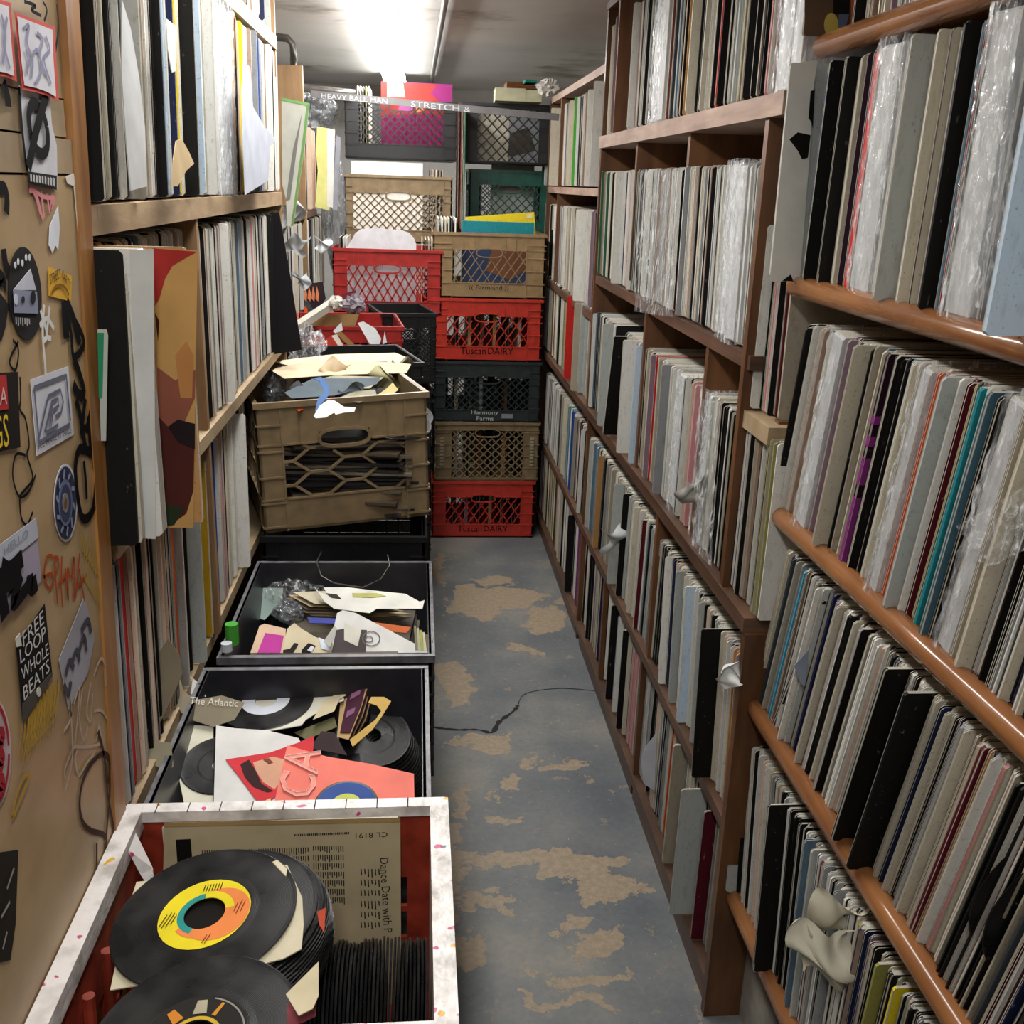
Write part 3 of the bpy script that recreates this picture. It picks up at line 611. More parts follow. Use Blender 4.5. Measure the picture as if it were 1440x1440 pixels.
# ------------------------------------------------------------------ plywood panel with stickers and graffiti
PX = -.333
panel = thing('plywood_panel', 'plywood end panel covered in stickers and marker graffiti, left of the red crate', 'panel', T_(-.345, .8, 0))
def edge_y(z): return 1.046+(z-.844)*(1.137-1.046)/(1.708-.844)
mb = MB(); y0 = .15
mb.prism([(PX, y0, 0), (PX, edge_y(0), 0), (PX, edge_y(1.545), 1.545), (PX, y0, 1.545)], (1, 0, 0), .014); part(mb, 'plywood_sheet', M['ply'], panel)
mb = MB(); mb.prism([(PX-.004, y0, 1.615), (PX-.004, edge_y(1.615), 1.615), (PX-.004, edge_y(2.2), 2.2), (PX-.004, y0, 2.2)], (1, 0, 0), .012); part(mb, 'plywood_sheet', M['ply'], panel)
part(MB().box((PX-.014, y0, 1.547), (PX+.001, 1.085, 1.578)), 'batten', M['pine'], panel)
part(MB().box((PX-.014, y0, 1.580), (PX-.001, 1.075, 1.613)), 'batten', M['pine'], panel)
mb = MB(); mb.prism([(PX+.003, edge_y(0)-.036, 0), (PX+.003, edge_y(0)+.004, 0), (PX+.003, edge_y(2.2)+.002, 2.2), (PX+.003, edge_y(2.2)-.040, 2.2)], (1, 0, 0), .05); part(mb, 'frame_post', M['vert'], panel)
PP = Plane((PX+.0005, 0, 0), (PX+.0005, 1, 0), (PX+.0005, 0, 1))
fm = {}
def flatmat(h, rough=.4):
    if h not in fm: fm[h] = plain('ink_'+h.strip('#'), h, max(rough, .75), .08, 20, 0, 0, .12)
    return fm[h]
def poly(pl, pts, hexc, parent, off=.001, name='print', t=.0004, label=None):
    ZC[0] = (ZC[0]+1) % 40; off += ZC[0]*.00001
    q = [pl.at(px, py, off) for px, py in pts]; o = child(MB().prism(q, pl.n, t).build(name, flatmat(hexc)), parent)
    if label: o['label'] = label
    return o
def ell(cx, cy, rx, ry, n=28, rot=0, a0=0, a1=2*math.pi):
    c, s = math.cos(rot), math.sin(rot)
    return [(cx+rx*math.cos(a)*c-ry*math.sin(a)*s, cy+rx*math.cos(a)*s+ry*math.sin(a)*c) for a in [a0+(a1-a0)*i/n for i in range(n+(0 if a1-a0 > 6.2 else 1))]]
def wr(s, pl, a, b, c, hexc, parent, off=.002): return lettering(s, pl.at(*a, off), pl.at(*b, off), pl.at(*c, off), flatmat(hexc), parent)
def quad(a, b, c, d): return [a, b, c, d]
# sticker: black and white slashed zero (below the red bordered papers)
s = poly(PP, [(27, 120), (70, 135), (73, 175), (80, 205), (81, 266), (42, 256), (34, 190)], '#d6d5da', panel, .001, 'sticker', label='white sticker with black slashed oval')
ribbon(PP, ell(54, 181, 12, 36, 22, -.18)+[ell(54, 181, 12, 36, 22, -.18)[0]], .010, M['black'], s, .003)
ribbon(PP, [(66, 132), (52, 180), (40, 236)], .012, M['black'], s, .0035)
poly(PP, [(40, 241), (80, 247), (80, 267), (41, 258)], '#222022', s, .003)
for k in range(9): ribbon(PP, [(43.5+4.1*k, 245+k*.7), (44+4*k, 255+k*.8)], .004, flatmat('#c8c6c4'), s, .004, sm=False)
ribbon(PP, [(27, 122), (31, 180), (38, 240)], .005, M['black'], s, .002)
# red bordered papers
s = poly(PP, [(21, 17), (77, 38), (79, 80), (83, 143), (68, 135), (52, 130), (32, 126), (28, 90)], '#d8584f', panel, .0045, 'sticker', label='white paper with red border and grey scribbles')
poly(PP, [(25, 23), (74, 42), (75, 80), (79, 136), (66, 129), (52, 124), (35, 120), (31, 88)], '#e3e2ea', s, .0055)
for pts in ([(34, 40), (41, 36), (38, 60), (46, 84), (44, 110)], [(40, 92), (52, 70), (58, 100), (50, 118)], [(52, 46), (60, 56), (56, 80), (66, 108)], [(64, 50), (70, 70), (62, 84), (72, 118)], [(36, 70), (40, 86), (38, 104)]):
    ribbon(PP, pts, .0035, flatmat('#9a98b4'), s, .0062)
s = poly(PP, [(-30, -10), (15, 4), (19, 60), (24, 115), (10, 108), (-30, 104)], '#d8584f', panel, .0035, 'sticker', label='red bordered scribbled paper cut by the panel edge')
poly(PP, [(-30, -4), (12, 9), (16, 60), (20, 107), (8, 102), (-30, 96)], '#e3e2ea', s, .0045)
for pts in ([(2, 20), (8, 50), (4, 90)], [(10, 24), (6, 60), (14, 96)]): ribbon(PP, pts, .0035, flatmat('#9a98b4'), s, .0052)
# black oval house sticker
s = poly(PP, ell(35.5, 413, 23, 66, 36, -.06), '#231f22', panel, .001, 'sticker', label='black oval sticker with a grey house shape')
poly(PP, [(19, 408), (43, 378), (51, 408)], '#c9cad6', s, .002); poly(PP, [(19, 407), (52, 410), (54, 441), (21, 440)], '#8f93a8', s, .002)
poly(PP, ell(47, 418, 3.2, 9, 14), '#1d1a1c', s, .003); poly(PP, ell(33, 421, 2, 5, 10), '#2b2b36', s, .003); poly(PP, ell(23, 421, 2.6, 8, 12), '#c9cad6', s, .003)
for x, y in ((22, 373), (26, 368), (32, 370), (37, 362), (42, 362)): poly(PP, ell(x, y, 1.4, 5, 8), '#d4d4da', s, .003)
for k in range(7): ribbon(PP, [(22.5+3.1*k, 446+k*.3), (23+3.1*k, 456+(k % 2)*2)], .0022, flatmat('#b9b7ba'), s, .003, sm=False)
# orange sticker
s = poly(PP, [(69, 375), (101, 388), (100, 424), (69, 416)], '#dca93c', panel, .001, 'sticker', label='small orange square sticker')
wr('STREET', PP, (71, 400), (86, 390), (69, 387), '#3a2c1a', s, .002); wr('PARTY', PP, (87, 391), (99, 408), (88, 379), '#3a2c1a', s, .002)
ribbon(PP, [(73, 412), (78, 403), (86, 401), (93, 406), (97, 415)], .003, flatmat('#8a6418'), s, .002)
# white torn scraps
poly(PP, [(70, 318), (82, 290), (84, 322), (82, 352), (78, 345), (74, 356), (69, 345)], '#e0e3ea', panel, .001, 'sticker', label='torn white sticker scrap'); 
poly(PP, [(92, 248), (104, 244), (106, 258), (113, 282), (116, 322), (110, 325), (104, 262), (95, 258)], '#e2dcd0', panel, .001, 'paint_mark')
# pink smear under the zero sticker
for pts in ([(44, 262), (52, 282), (57, 302)], [(50, 266), (58, 300), (61, 310)], [(58, 268), (62, 306)], [(66, 272), (70, 300)], [(74, 272), (72, 292), (78, 280)], [(42, 262), (60, 276), (78, 278)], [(41, 268), (46, 268)]):
    ribbon(PP, pts, .004, flatmat('#d98c90'), panel, .0008, 'marker_smear')
# marker strokes upper
for pts, w_ in (([(-4, 266), (6, 264), (10, 280), (9, 300)], .010), ([(4, 116), (10, 135), (12, 150)], .013), ([(5, 350), (8, 372), (14, 384)], .011), ([(-2, 388), (4, 396), (3, 404)], .014), ([(13, 378), (12, 420), (16, 452)], .003), ([(60, 2), (66, 14), (62, 30)], .003), ([(80, 6), (82, 40), (78, 72)], .004), ([(34, 2), (50, 8), (44, 14), (58, 22)], .003)):
    ribbon(PP, pts, w_, M['black'], panel, .0008)
poly(PP, [(-12, 400), (2, 414), (12, 428), (8, 460), (2, 480), (-12, 484)], '#1c1a1c', panel, .0008, 'sticker', label='black sticker at the left picture edge')
# white tag
for pts in ([(62, 428), (60, 470), (64, 520), (63, 545)], [(70, 432), (66, 470), (72, 476)], [(56, 458), (66, 448), (76, 462)], [(57, 436), (66, 470), (60, 480)]): ribbon(PP, pts, .005, M['white'], panel, .0008)
# black arrow tag running down
for pts, w_ in (([(90, 424), (92, 452), (94, 476)], .016), ([(94, 424), (104, 450), (112, 484)], .012), ([(93, 430), (100, 470), (104, 502), (118, 480), (100, 440)], .008), ([(104, 506), (110, 520), (118, 550), (112, 556), (103, 540)], .011),
                ([(107, 562), (114, 590), (121, 634)], .010), ([(120, 560), (114, 612)], .009), ([(127, 578), (122, 600), (116, 600)], .007), ([(124, 585), (128, 636)], .009), ([(133, 620), (127, 634), (112, 632), (106, 660), (112, 716), (120, 730), (131, 715), (134, 672), (129, 636)], .010), ([(118, 648), (121, 680), (122, 702)], .007), ([(136, 710), (134, 716)], .007)):
    ribbon(PP, pts, w_, M['black'], panel, .0008)
# red black yellow sticker
s = poly(PP, [(-14, 525), (25, 523), (29, 629), (-14, 638)], '#1f1a18', panel, .001, 'sticker', label='black sticker with red and yellow letters')
poly(PP, [(-14, 528), (9, 527), (12, 575), (-14, 580)], '#b33434', s, .002); wr('A', PP, (0, 570), (10, 568), (0, 545), '#d9b8b4', s, .003); wr('GS', PP, (-8, 632), (13, 628), (-10, 584), '#e0bd28', s, .003)
# letter square
s = poly(PP, [(43, 534), (96, 515), (104, 611), (52, 641)], '#d2d3dd', panel, .001, 'sticker', label='white square sticker with a grey outlined monogram')
for pts in ([(48, 545), (93, 528)], [(48, 545), (55, 622)], [(93, 526), (99, 592)], [(55, 622), (99, 596)], [(54, 619), (68, 557), (85, 548), (89, 565), (86, 580), (78, 586)], [(63, 608), (73, 565), (82, 560), (83, 570), (74, 578)], [(74, 584), (72, 604), (82, 597)], [(65, 608), (73, 604)], [(70, 600), (74, 568)]):
    ribbon(PP, pts, .0035, flatmat('#6a6d80'), s, .002, sm=False)
wr('PLE MAKE IT NICE', PP, (54, 632), (101, 608), (53, 623), '#4c4c58', s, .002)
# thin scribble
ribbon(PP, [(28, 530), (29, 560), (28, 576), (36, 590), (41, 625), (38, 640), (46, 672), (34, 690), (28, 700), (30, 728), (38, 738), (46, 720)], .003, M['black'], panel, .0008)
ribbon(PP, [(36, 640), (22, 640), (18, 670), (27, 698), (40, 692), (50, 668)], .0028, M['black'], panel, .0008)
ribbon(PP, [(26, 480), (16, 500), (14, 512), (22, 520), (26, 492), (18, 478)], .003, M['black'], panel, .0008)
# round patterned sticker
s = poly(PP, ell(92.5, 707, 16.5, 55, 36), '#cfd0d8', panel, .001, 'sticker', label='round navy patterned sticker with white rim')
poly(PP, ell(92.5, 707, 14.6, 51, 36), '#343850', s, .002); poly(PP, ell(92.5, 707, 9.5, 33, 30), '#6a7390', s, .003); poly(PP, ell(92.5, 707, 7.5, 26, 30), '#3e4462', s, .0035); poly(PP, ell(92.5, 707, 4.2, 14, 24), '#86807e', s, .004); poly(PP, ell(92.5, 707, 2, 7, 14), '#6b5137', s, .0045)
for k in range(10):
    a_ = k*.628; ribbon(PP, [(92.5+10*math.cos(a_), 707+35*math.sin(a_)), (92.5+13.5*math.cos(a_+.2), 707+47*math.sin(a_+.2))], .004, flatmat('#8c94ac'), s, .0032, sm=False)
# hello sticker
s = poly(PP, [(-20, 790), (51, 729), (58, 817), (-20, 892)], '#a9a0b4', panel, .001, 'sticker', label='lavender name sticker with a black painted tag')
poly(PP, [(-20, 781), (51, 728), (54, 756), (-20, 816)], '#b9bdca', s, .002)
wr('HELLO', PP, (6, 781), (40, 754), (5, 770), '#8b90a2', s, .003)
for pts, w_ in (([(2, 796), (14, 802), (32, 784)], .016), ([(4, 800), (2, 830), (8, 868)], .018), ([(4, 828), (24, 812), (30, 806)], .012), ([(30, 808), (18, 850), (38, 826), (42, 812)], .012), ([(42, 808), (44, 826), (52, 818)], .016)): ribbon(PP, pts, w_, M['black'], s, .003)
# free loop whole beats
s = poly(PP, [(23, 908), (63, 849), (74, 951), (33, 1018)], '#1b1a1b', panel, .0012, 'sticker', label='black sticker with four lines of bold white letters')
poly(PP, [(32, 990), (73, 945), (74, 951), (33, 1018)], '#4c4945', s, .0018)
for tx_, x0, yb, x1, y1b, hh in (('FREE', 33, 910, 62, 876, 20), ('LOOP', 29, 934, 65, 898, 20), ('WHOLE', 31, 958, 69, 920, 18), ('BEATS', 34, 986, 70, 944, 20)):
    wr(tx_, PP, (x0, yb), (x1, y1b), (x0-1.6, yb-hh), '#d8d7d4', s, .0025)
poly(PP, ell(55, 973, 3, 7, 10), '#c9c7c0', s, .0025); poly(PP, [(22, 898), (28, 890), (31, 908), (24, 910)], '#dedbd4', s, .003)
# grey tag sticker
s = poly(PP, [(119, 838), (133, 898), (124, 946), (97, 998), (83, 928)], '#a7a7b2', panel, .001, 'sticker', label='grey sticker with dark graffiti writing')
for pts in ([(92, 950), (98, 930), (104, 940)], [(100, 935), (108, 915), (112, 930)], [(110, 922), (118, 895), (122, 915)], [(114, 888), (124, 872), (128, 890)], [(90, 962), (96, 976), (100, 958)]): ribbon(PP, pts, .007, flatmat('#4c4a55'), s, .002)
# red tag
for pts in ([(74, 782), (66, 784), (62, 806), (66, 824), (72, 826), (74, 808), (60, 812)], [(76, 782), (78, 812), (81, 850)], [(76, 784), (82, 786), (80, 804), (76, 806)], [(87, 782), (86, 820), (88, 854)], [(82, 822), (92, 808)], [(92, 800), (96, 845), (95, 800), (100, 812), (104, 784), (104, 846)], [(112, 778), (106, 842)], [(111, 800), (119, 845)], [(106, 828), (122, 808)]):
    ribbon(PP, pts, .0036, flatmat('#a84a24'), panel, .0008)
# yellow tags
for k in range(8):
    x0 = 112+k*3.2; ribbon(PP, [(x0, 742+k*3), (x0+4, 775+k*5), (x0+9, 762+k*6), (x0+5, 800+k*4), (x0+11, 822+k*6)], .0016, flatmat('#c2a246'), panel, .0008)
for k in range(10):
    x0 = 26+k*4.6; y0_ = 1070-k*5.5; ribbon(PP, [(x0, y0_), (x0+8, y0_-62), (x0+10, y0_-8), (x0+18, y0_-70), (x0+6, y0_+8)], .0018, flatmat('#c09a3e'), panel, .0008)
ribbon(PP, [(16, 1152), (24, 1118), (36, 1090), (40, 1098), (17, 1152)], .004, flatmat('#c09a3e'), panel, .0008)
# silver tag
for pts in ([(90, 1028), (100, 1006), (97, 960), (102, 1060), (92, 1112)], [(104, 990), (112, 968), (106, 1040), (102, 1056)], [(116, 968), (112, 1010), (118, 1040), (124, 1022)], [(128, 960), (122, 1000), (128, 1014), (130, 975)], [(132, 950), (142, 926), (148, 938), (149, 966)], [(132, 1000), (144, 1000), (155, 1020)], [(104, 1050), (124, 1050), (142, 1046)], [(110, 1054), (106, 1066), (111, 1090), (124, 1070), (132, 1062)], [(136, 1040), (139, 1022), (142, 1032), (143, 1048)], [(92, 1096), (92, 1080), (104, 1050)]):
    ribbon(PP, pts, .0032, flatmat('#c9b7a4'), panel, .0008)
# brown loop
for pts, w_ in (([(138, 1028), (146, 1060), (152, 1100), (154, 1068), (144, 1060), (128, 1075), (116, 1100), (112, 1130), (116, 1155), (128, 1168), (146, 1174), (150, 1190), (150, 1250)], .006), ([(154, 1070), (154, 1120), (150, 1170), (146, 1250)], .006), ([(148, 1080), (152, 1120), (160, 1165), (166, 1220)], .005), ([(136, 1185), (136, 1240)], .006)): ribbon(PP, pts, w_, flatmat('#47302a'), panel, .0008)
# oval red white sticker and dark sticker
s = poly(PP, ell(-8, 1060, 24, 78, 36), '#c9b9bb', panel, .001, 'sticker', label='white oval sticker with red stitching'); ribbon(PP, ell(-8, 1060, 20.5, 70, 36), .004, flatmat('#a32a35'), s, .002)
for yy in (1040, 1070, 1105): ribbon(PP, [(-6, yy-10), (3, yy-12), (4, yy), (-3, yy+4), (4, yy+12)], .007, flatmat('#a32a35'), s, .003)
s = poly(PP, [(-10, 1200), (26, 1195), (22, 1300), (15, 1350), (-10, 1356)], '#2b2724', panel, .001, 'sticker', label='charcoal sticker with pale streaks')
for pts in ([(10, 1250), (20, 1220)], [(2, 1290), (14, 1268)], [(4, 1335), (10, 1310)]): ribbon(PP, pts, .003, flatmat('#a9a49c'), s, .002)

# ------------------------------------------------------------------ crates
def clipseg(p, q, x0, y0, x1, y1):
    t0, t1 = 0., 1.; dx, dy = q[0]-p[0], q[1]-p[1]
    for a, b in ((-dx, p[0]-x0), (dx, x1-p[0]), (-dy, p[1]-y0), (dy, y1-p[1])):
        if abs(a) < 1e-9:
            if b < 0: return None
        else:
            t = b/a
            if a < 0: t0 = max(t0, t)
            else: t1 = min(t1, t)
    if t0 >= t1: return None
    return (p[0]+dx*t0, p[1]+dy*t0), (p[0]+dx*t1, p[1]+dy*t1)
def lattice_lines(style, u0, v0, u1, v1, cell):
    L = []; W_ = u1-u0; Hh = v1-v0
    if style in ('diamond', 'slash', 'steep'):
        k = {'diamond': 1.0, 'slash': 1.45, 'steep': 1.7}[style]; n = int((W_+Hh/k)/cell)+3
        for i in range(-n, n+1):
            s = u0+i*cell; L.append(((s, v0), (s+Hh/k, v1)))
            if style == 'diamond' or style == 'steep' or (style == 'slash' and i % 2 == 0): L.append(((s+Hh/k, v0), (s, v1)))
    elif style == 'hex':
        r = cell; dx = 1.5*r*1.15; dy = r*.62
        for i in range(-1, int(W_/dx)+2):
            for j in range(-1, int(Hh/(2*dy))+2):
                cx = u0+i*dx; cy = v0+j*2*dy+(dy if i % 2 else 0)
                a = (cx-r*.62, cy); b = (cx-r*.3-.0, cy)
                p = [(cx-r*.45, cy+dy), (cx+r*.45, cy+dy), (cx+dx-r*.45, cy), (cx+r*.45, cy-dy)]
                L += [(p[0], p[1]), (p[1], p[2]), (p[2], p[3])]
    elif style == 'grid':
        n = int(W_/cell)
        for i in range(1, n): L.append(((u0+i*W_/n, v0), (u0+i*W_/n, v1)))
        n = max(2, int(Hh/cell))
        for i in range(1, n): L.append(((u0, v0+i*Hh/n), (u1, v0+i*Hh/n)))
    out = []
    for p, q in L:
        c = clipseg(p, q, u0, v0, u1, v1)
        if c: out.append(c)
    return out
def crate(name, label, mw, w, d, h, mat, front='diamond', side=None, top=.25, bot=.2, ml=.12, cell=.03, bw=.0035, handle=True, rimmat=None, solid=False, group=None, sidehandles=True, ribs=True, hy=.70, cat='crate', slots=False):
    t = thing(name, label, cat, mw, group); m = M[mat]; th = .005
    def wall(W_, fn, style, hd, dep):
        mb = MB(); lat = MB(); u0, u1 = -W_/2+W_*ml, W_/2-W_*ml; v0, v1 = h*bot, h*(1-top)
        B = lambda a0, b0, a1, b1, o0=0, o1=th, t_=mb: t_.add(*fn(a0, b0, a1, b1, o0, o1))
        if solid:
            B(-W_/2, 0, W_/2, h)
        else:
            B(-W_/2, 0, W_/2, v0); B(-W_/2, v0, u0, v1); B(u1, v0, W_/2, v1)
            hw, hh = min(.055, W_*.16), h*.11; hc = h*hy
            if hd:
                B(-W_/2, v1, -hw, h-.0); B(hw, v1, W_/2, h); B(-hw, max(v1, hc+hh/2), hw, h)
            else: B(-W_/2, v1, W_/2, h)
        if ribs:
            for vv in ([.03, .22, .42, .62, .82] if not solid else [.1, .22, .34, .46, .58, .70, .82]):
                if solid: B(-W_/2, h*vv, W_/2, h*vv+.006, th, th+.006)
                else:
                    B(-W_/2, h*vv, u0, h*vv+.004, th, th+.004); B(u1, h*vv, W_/2, h*vv+.004, th, th+.004)
            B(u0-.004, 0, u0, h, th, th+.003); B(u1, 0, u1+.004, h, th, th+.003)
            if not solid:
                n = 7
                for i in range(1, n):
                    uu = u0+(u1-u0)*i/n
                    if not (hd and abs(uu) < min(.06, W_*.17)): B(uu-.001, v1, uu+.001, h, th, th+.003)
                B(-W_/2, v0-.004, W_/2, v0, th, th+.003); B(-W_/2, v1, -.06 if hd else W_/2, v1+.004, th, th+.003); 
                if hd: B(.06, v1, W_/2, v1+.004, th, th+.003)
            if slots:
                for s in (-1, 1): B(s*(W_/2-W_*ml*.5)-.008, h*.3, s*(W_/2-W_*ml*.5)+.008, h*.48, th, th+.0025)
        wl = mb.build('wall_panel', m, t)
        if not solid:
            hw, hh = min(.055, W_*.16), h*.11; hc = h*hy
            def inside(x, y): return hd and (x/(hw+.004))**4+((y-hc)/(hh*.75))**4 < 1
            for p, q in lattice_lines(style, u0, v0, u1, v1, cell):
                L = math.hypot(q[0]-p[0], q[1]-p[1]); n = max(1, int(L/.012)); run = None
                for i in range(n+1):
                    x = p[0]+(q[0]-p[0])*(i+.0)/n; y = p[1]+(q[1]-p[1])*(i+.0)/n
                    if not inside(x, y):
                        if run is None: run = (x, y)
                        last = (x, y)
                    if (inside(x, y) or i == n) and run is not None:
                        if last != run: lat.add(*bar2(fn, run, last, bw, th))
                        run = None
            if hd:
                ring = [(math.copysign(abs(math.cos(a))**.6, math.cos(a))*hw, hc+math.copysign(abs(math.sin(a))**.8, math.sin(a))*hh*.62) for a in [2*math.pi*i/20 for i in range(20)]]
                for i in range(20): lat.add(*bar2(fn, ring[i], ring[(i+1) % 20], bw*1.2, th+.003))
            if lat.v: lo = lat.build('lattice', m, wl)
    def face(ax, s, dist):
        def fn(a0, b0, a1, b1, o0=0, o1=th):
            vs = []
            for o in (o0, o1):
                for a_, b_ in ((a0, b0), (a1, b0), (a1, b1), (a0, b1)):
                    vs.append((a_, s*(dist-th+o), b_) if ax == 'y' else (s*(dist-th+o), a_, b_))
            return vs, [(0, 1, 2, 3), (7, 6, 5, 4), (0, 4, 5, 1), (1, 5, 6, 2), (2, 6, 7, 3), (3, 7, 4, 0)]
        fn.ax, fn.s, fn.dist = ax, s, dist; return fn
    def bar2(fn, p, q, bw_, dep):
        dx, dy = q[0]-p[0], q[1]-p[1]; L = math.hypot(dx, dy) or 1; nx, ny = -dy/L*bw_/2, dx/L*bw_/2; vs = []
        for o in (0, dep):
            for a_, b_ in ((p[0]+nx, p[1]+ny), (q[0]+nx, q[1]+ny), (q[0]-nx, q[1]-ny), (p[0]-nx, p[1]-ny)):
                vs.append((a_, fn.s*(fn.dist-th+o), b_) if fn.ax == 'y' else (fn.s*(fn.dist-th+o), a_, b_))
        return vs, [(0, 1, 2, 3), (7, 6, 5, 4), (0, 4, 5, 1), (1, 5, 6, 2), (2, 6, 7, 3), (3, 7, 4, 0)]
    sd = side or front
    wall(w, face('y', -1, d/2), front, handle, d); wall(w, face('y', 1, d/2), front, handle, d)
    wall(d, face('x', -1, w/2), sd, handle and sidehandles, w); wall(d, face('x', 1, w/2), sd, handle and sidehandles, w)
    MB().box((-w/2, -d/2, 0), (w/2, d/2, .006)).build('base', m, t)
    mb = MB(); e = .006
    for a, b in (((-w/2-e, -d/2-e, h-.012), (w/2+e, -d/2+.004, h+.0006)), ((-w/2-e, d/2-.004, h-.012), (w/2+e, d/2+e, h+.0006)), ((-w/2-e, -d/2+.004, h-.012), (-w/2+.004, d/2-.004, h)), ((w/2-.004, -d/2+.004, h-.012), (w/2+e, d/2-.004, h))): mb.box(a, b)
    ob = mb.build('rim', M[rimmat] if rimmat else m, t)
    if rimmat: ob['label'] = 'rim wrapped in white tape with coloured specks' if rimmat == 'tape' else 'worn pale grey rim'
    return t
CH = .27
def lab3(t, s, x0, x1, z0, z1, y, mat): return lettering(s, (x0, y, z0), (x1, y, z0), (x0, y, z1), mat, t, local=True)
ink = M['black']; wink = flatmat('#b9bdb8')
# right column of the back stacks (bottom to top)
RXc, RYc = .307, 4.625
grp = 'crates in the tall stack at the aisle end'
def front_y(d): return -d/2-.0085
c = crate('milk_crate', 'orange red milk crate standing on the floor at the aisle end, lowest of its stack', T_(RXc-.003, RYc, 0, .0), .462, .33, .268, 'redo', 'slash', 'diamond', .28, .24, .13, .034, .0042, group=grp, slots=True)
lab3(c, 'Tuscan', -.115, -.005, .030, .060, front_y(.33), ink); lab3(c, 'DAIRY', .005, .115, .032, .058, front_y(.33), ink)
c = crate('milk_crate', 'brown diamond lattice milk crate second from the floor at the aisle end', T_(RXc+.008, RYc, .27, .01), .460, .33, .272, 'browni', 'diamond', None, .14, .06, .15, .036, .0045, group=grp, hy=.82)
for sx in (-.208, .196):
    for k in range(9): MB().box((sx-.004, front_y(.33)-.0006, .075+.015*k), (sx+.012, front_y(.33), .085+.015*k)).build('printed_block', flatmat('#9c937c'), c)
c = crate('milk_crate', 'dark slate milk crate with white lettering, third from the floor at the aisle end', T_(RXc+.005, RYc, .545, -.01), .462, .33, .268, 'dgreenc', 'diamond', None, .27, .2, .10, .034, .004, group=grp)
lab3(c, 'Harmony', -.07, .05, .030, .052, front_y(.33), wink); lab3(c, 'Farms', -.045, .03, .006, .026, front_y(.33), wink); MB().box((.065, front_y(.33)-.0006, .018), (.115, front_y(.33), .038)).build('printed_block', flatmat('#7c8286'), c)
c = crate('milk_crate', 'orange red milk crate fourth from the floor, under the lettered tan one', T_(RXc-.004, RYc, .815, 0), .470, .33, .268, 'redo', 'slash', 'diamond', .28, .24, .13, .034, .0042, group=grp, slots=True)
lab3(c, 'Tuscan', -.115, -.005, .030, .062, front_y(.33), ink); lab3(c, 'DAIRY', .005, .115, .032, .060, front_y(.33), ink)
ctan = crate('milk_crate', 'tan milk crate on top of the aisle end stack holding blue and yellow sleeves', T_(RXc-.002, RYc, 1.085, 0), .475, .33, .270, 'tanc', 'slash', 'diamond', .26, .24, .17, .034, .003, group=grp, slots=True)
lab3(ctan, '(( Farmland ))', -.085, .085, .032, .055, front_y(.33), ink)
# left column
LXc, LYc = -.10, 4.80; g2 = 'crates in the back left stack'
crate('milk_crate', 'black milk crate hidden at the foot of the back left stack', T_(LXc, LYc, .0), .46, .33, .27, 'blackc', 'diamond', group=g2)
crate('milk_crate', 'black milk crate second from the floor in the back left stack', T_(LXc, LYc, .27), .46, .33, .27, 'blackc', 'diamond', group=g2)
crate('milk_crate', 'black milk crate with pink sleeves below the big red one at the back left', T_(LXc+.01, LYc, .54), .46, .33, .27, 'blackc', 'diamond', group=g2)
crate('milk_crate', 'black milk crate directly under the wide red crate at the back left', T_(LXc+.0, 4.66, .81, .02), .44, .33, .2, 'blackc', 'diamond', group=g2)
cr = crate('milk_crate', 'red milk crate with tall diamond lattice, white paper inside, at the back left', T_(-.125, 4.62, 1.01, .0), .455, .33, .268, 'redc', 'steep', 'diamond', .26, .2, .13, .036, .006, group=g2)
for k in range(11): MB().box((-.07+.013*k, front_y(.33)-.0006, .018+.002*(k % 2)), (-.063+.013*k, front_y(.33), .046)).build('printed_mark', flatmat('#5c1614'), cr)
cb = crate('milk_crate', 'brown milk crate with a white box on top, under the highest black crate', T_(-.085, 4.97, 1.285, .0), .475, .33, .29, 'browni', 'diamond', None, .27, .2, .08, .035, .0055, group=g2)
ck = crate('milk_crate', 'highest black milk crate at the back left, packed with magenta sleeves', T_(-.078, 4.995, 1.642, .03), .485, .33, .245, 'blackc', 'diamond', None, .06, .26, .12, .036, .0055, group=g2, hy=.88)
# right back column
g3 = 'crates behind the aisle end stack'
for k, (z, lb) in enumerate(((0, 'lowest'), (.27, 'second'), (.54, 'third'), (.81, 'fourth'), (1.07, 'fifth'))): crate('milk_crate', '%s hidden green milk crate of the stack behind the aisle end' % lb, T_(.42, 5.05, z), .36, .33, .27, 'greenc', 'diamond', group=g3)
cg = crate('milk_crate', 'dark green milk crate behind the blue and yellow sleeves at the back right', T_(.42, 5.05, 1.34, 0), .37, .33, .275, 'greenc', 'diamond', None, .24, .2, .12, .04, .005, group=g3)
ck2 = crate('milk_crate', 'black diamond lattice milk crate above the green one at the back right', T_(.405, 4.98, 1.64, -.04), .40, .33, .25, 'blackc', 'diamond', None, .08, .04, .16, .046, .006, group=g3, handle=False)

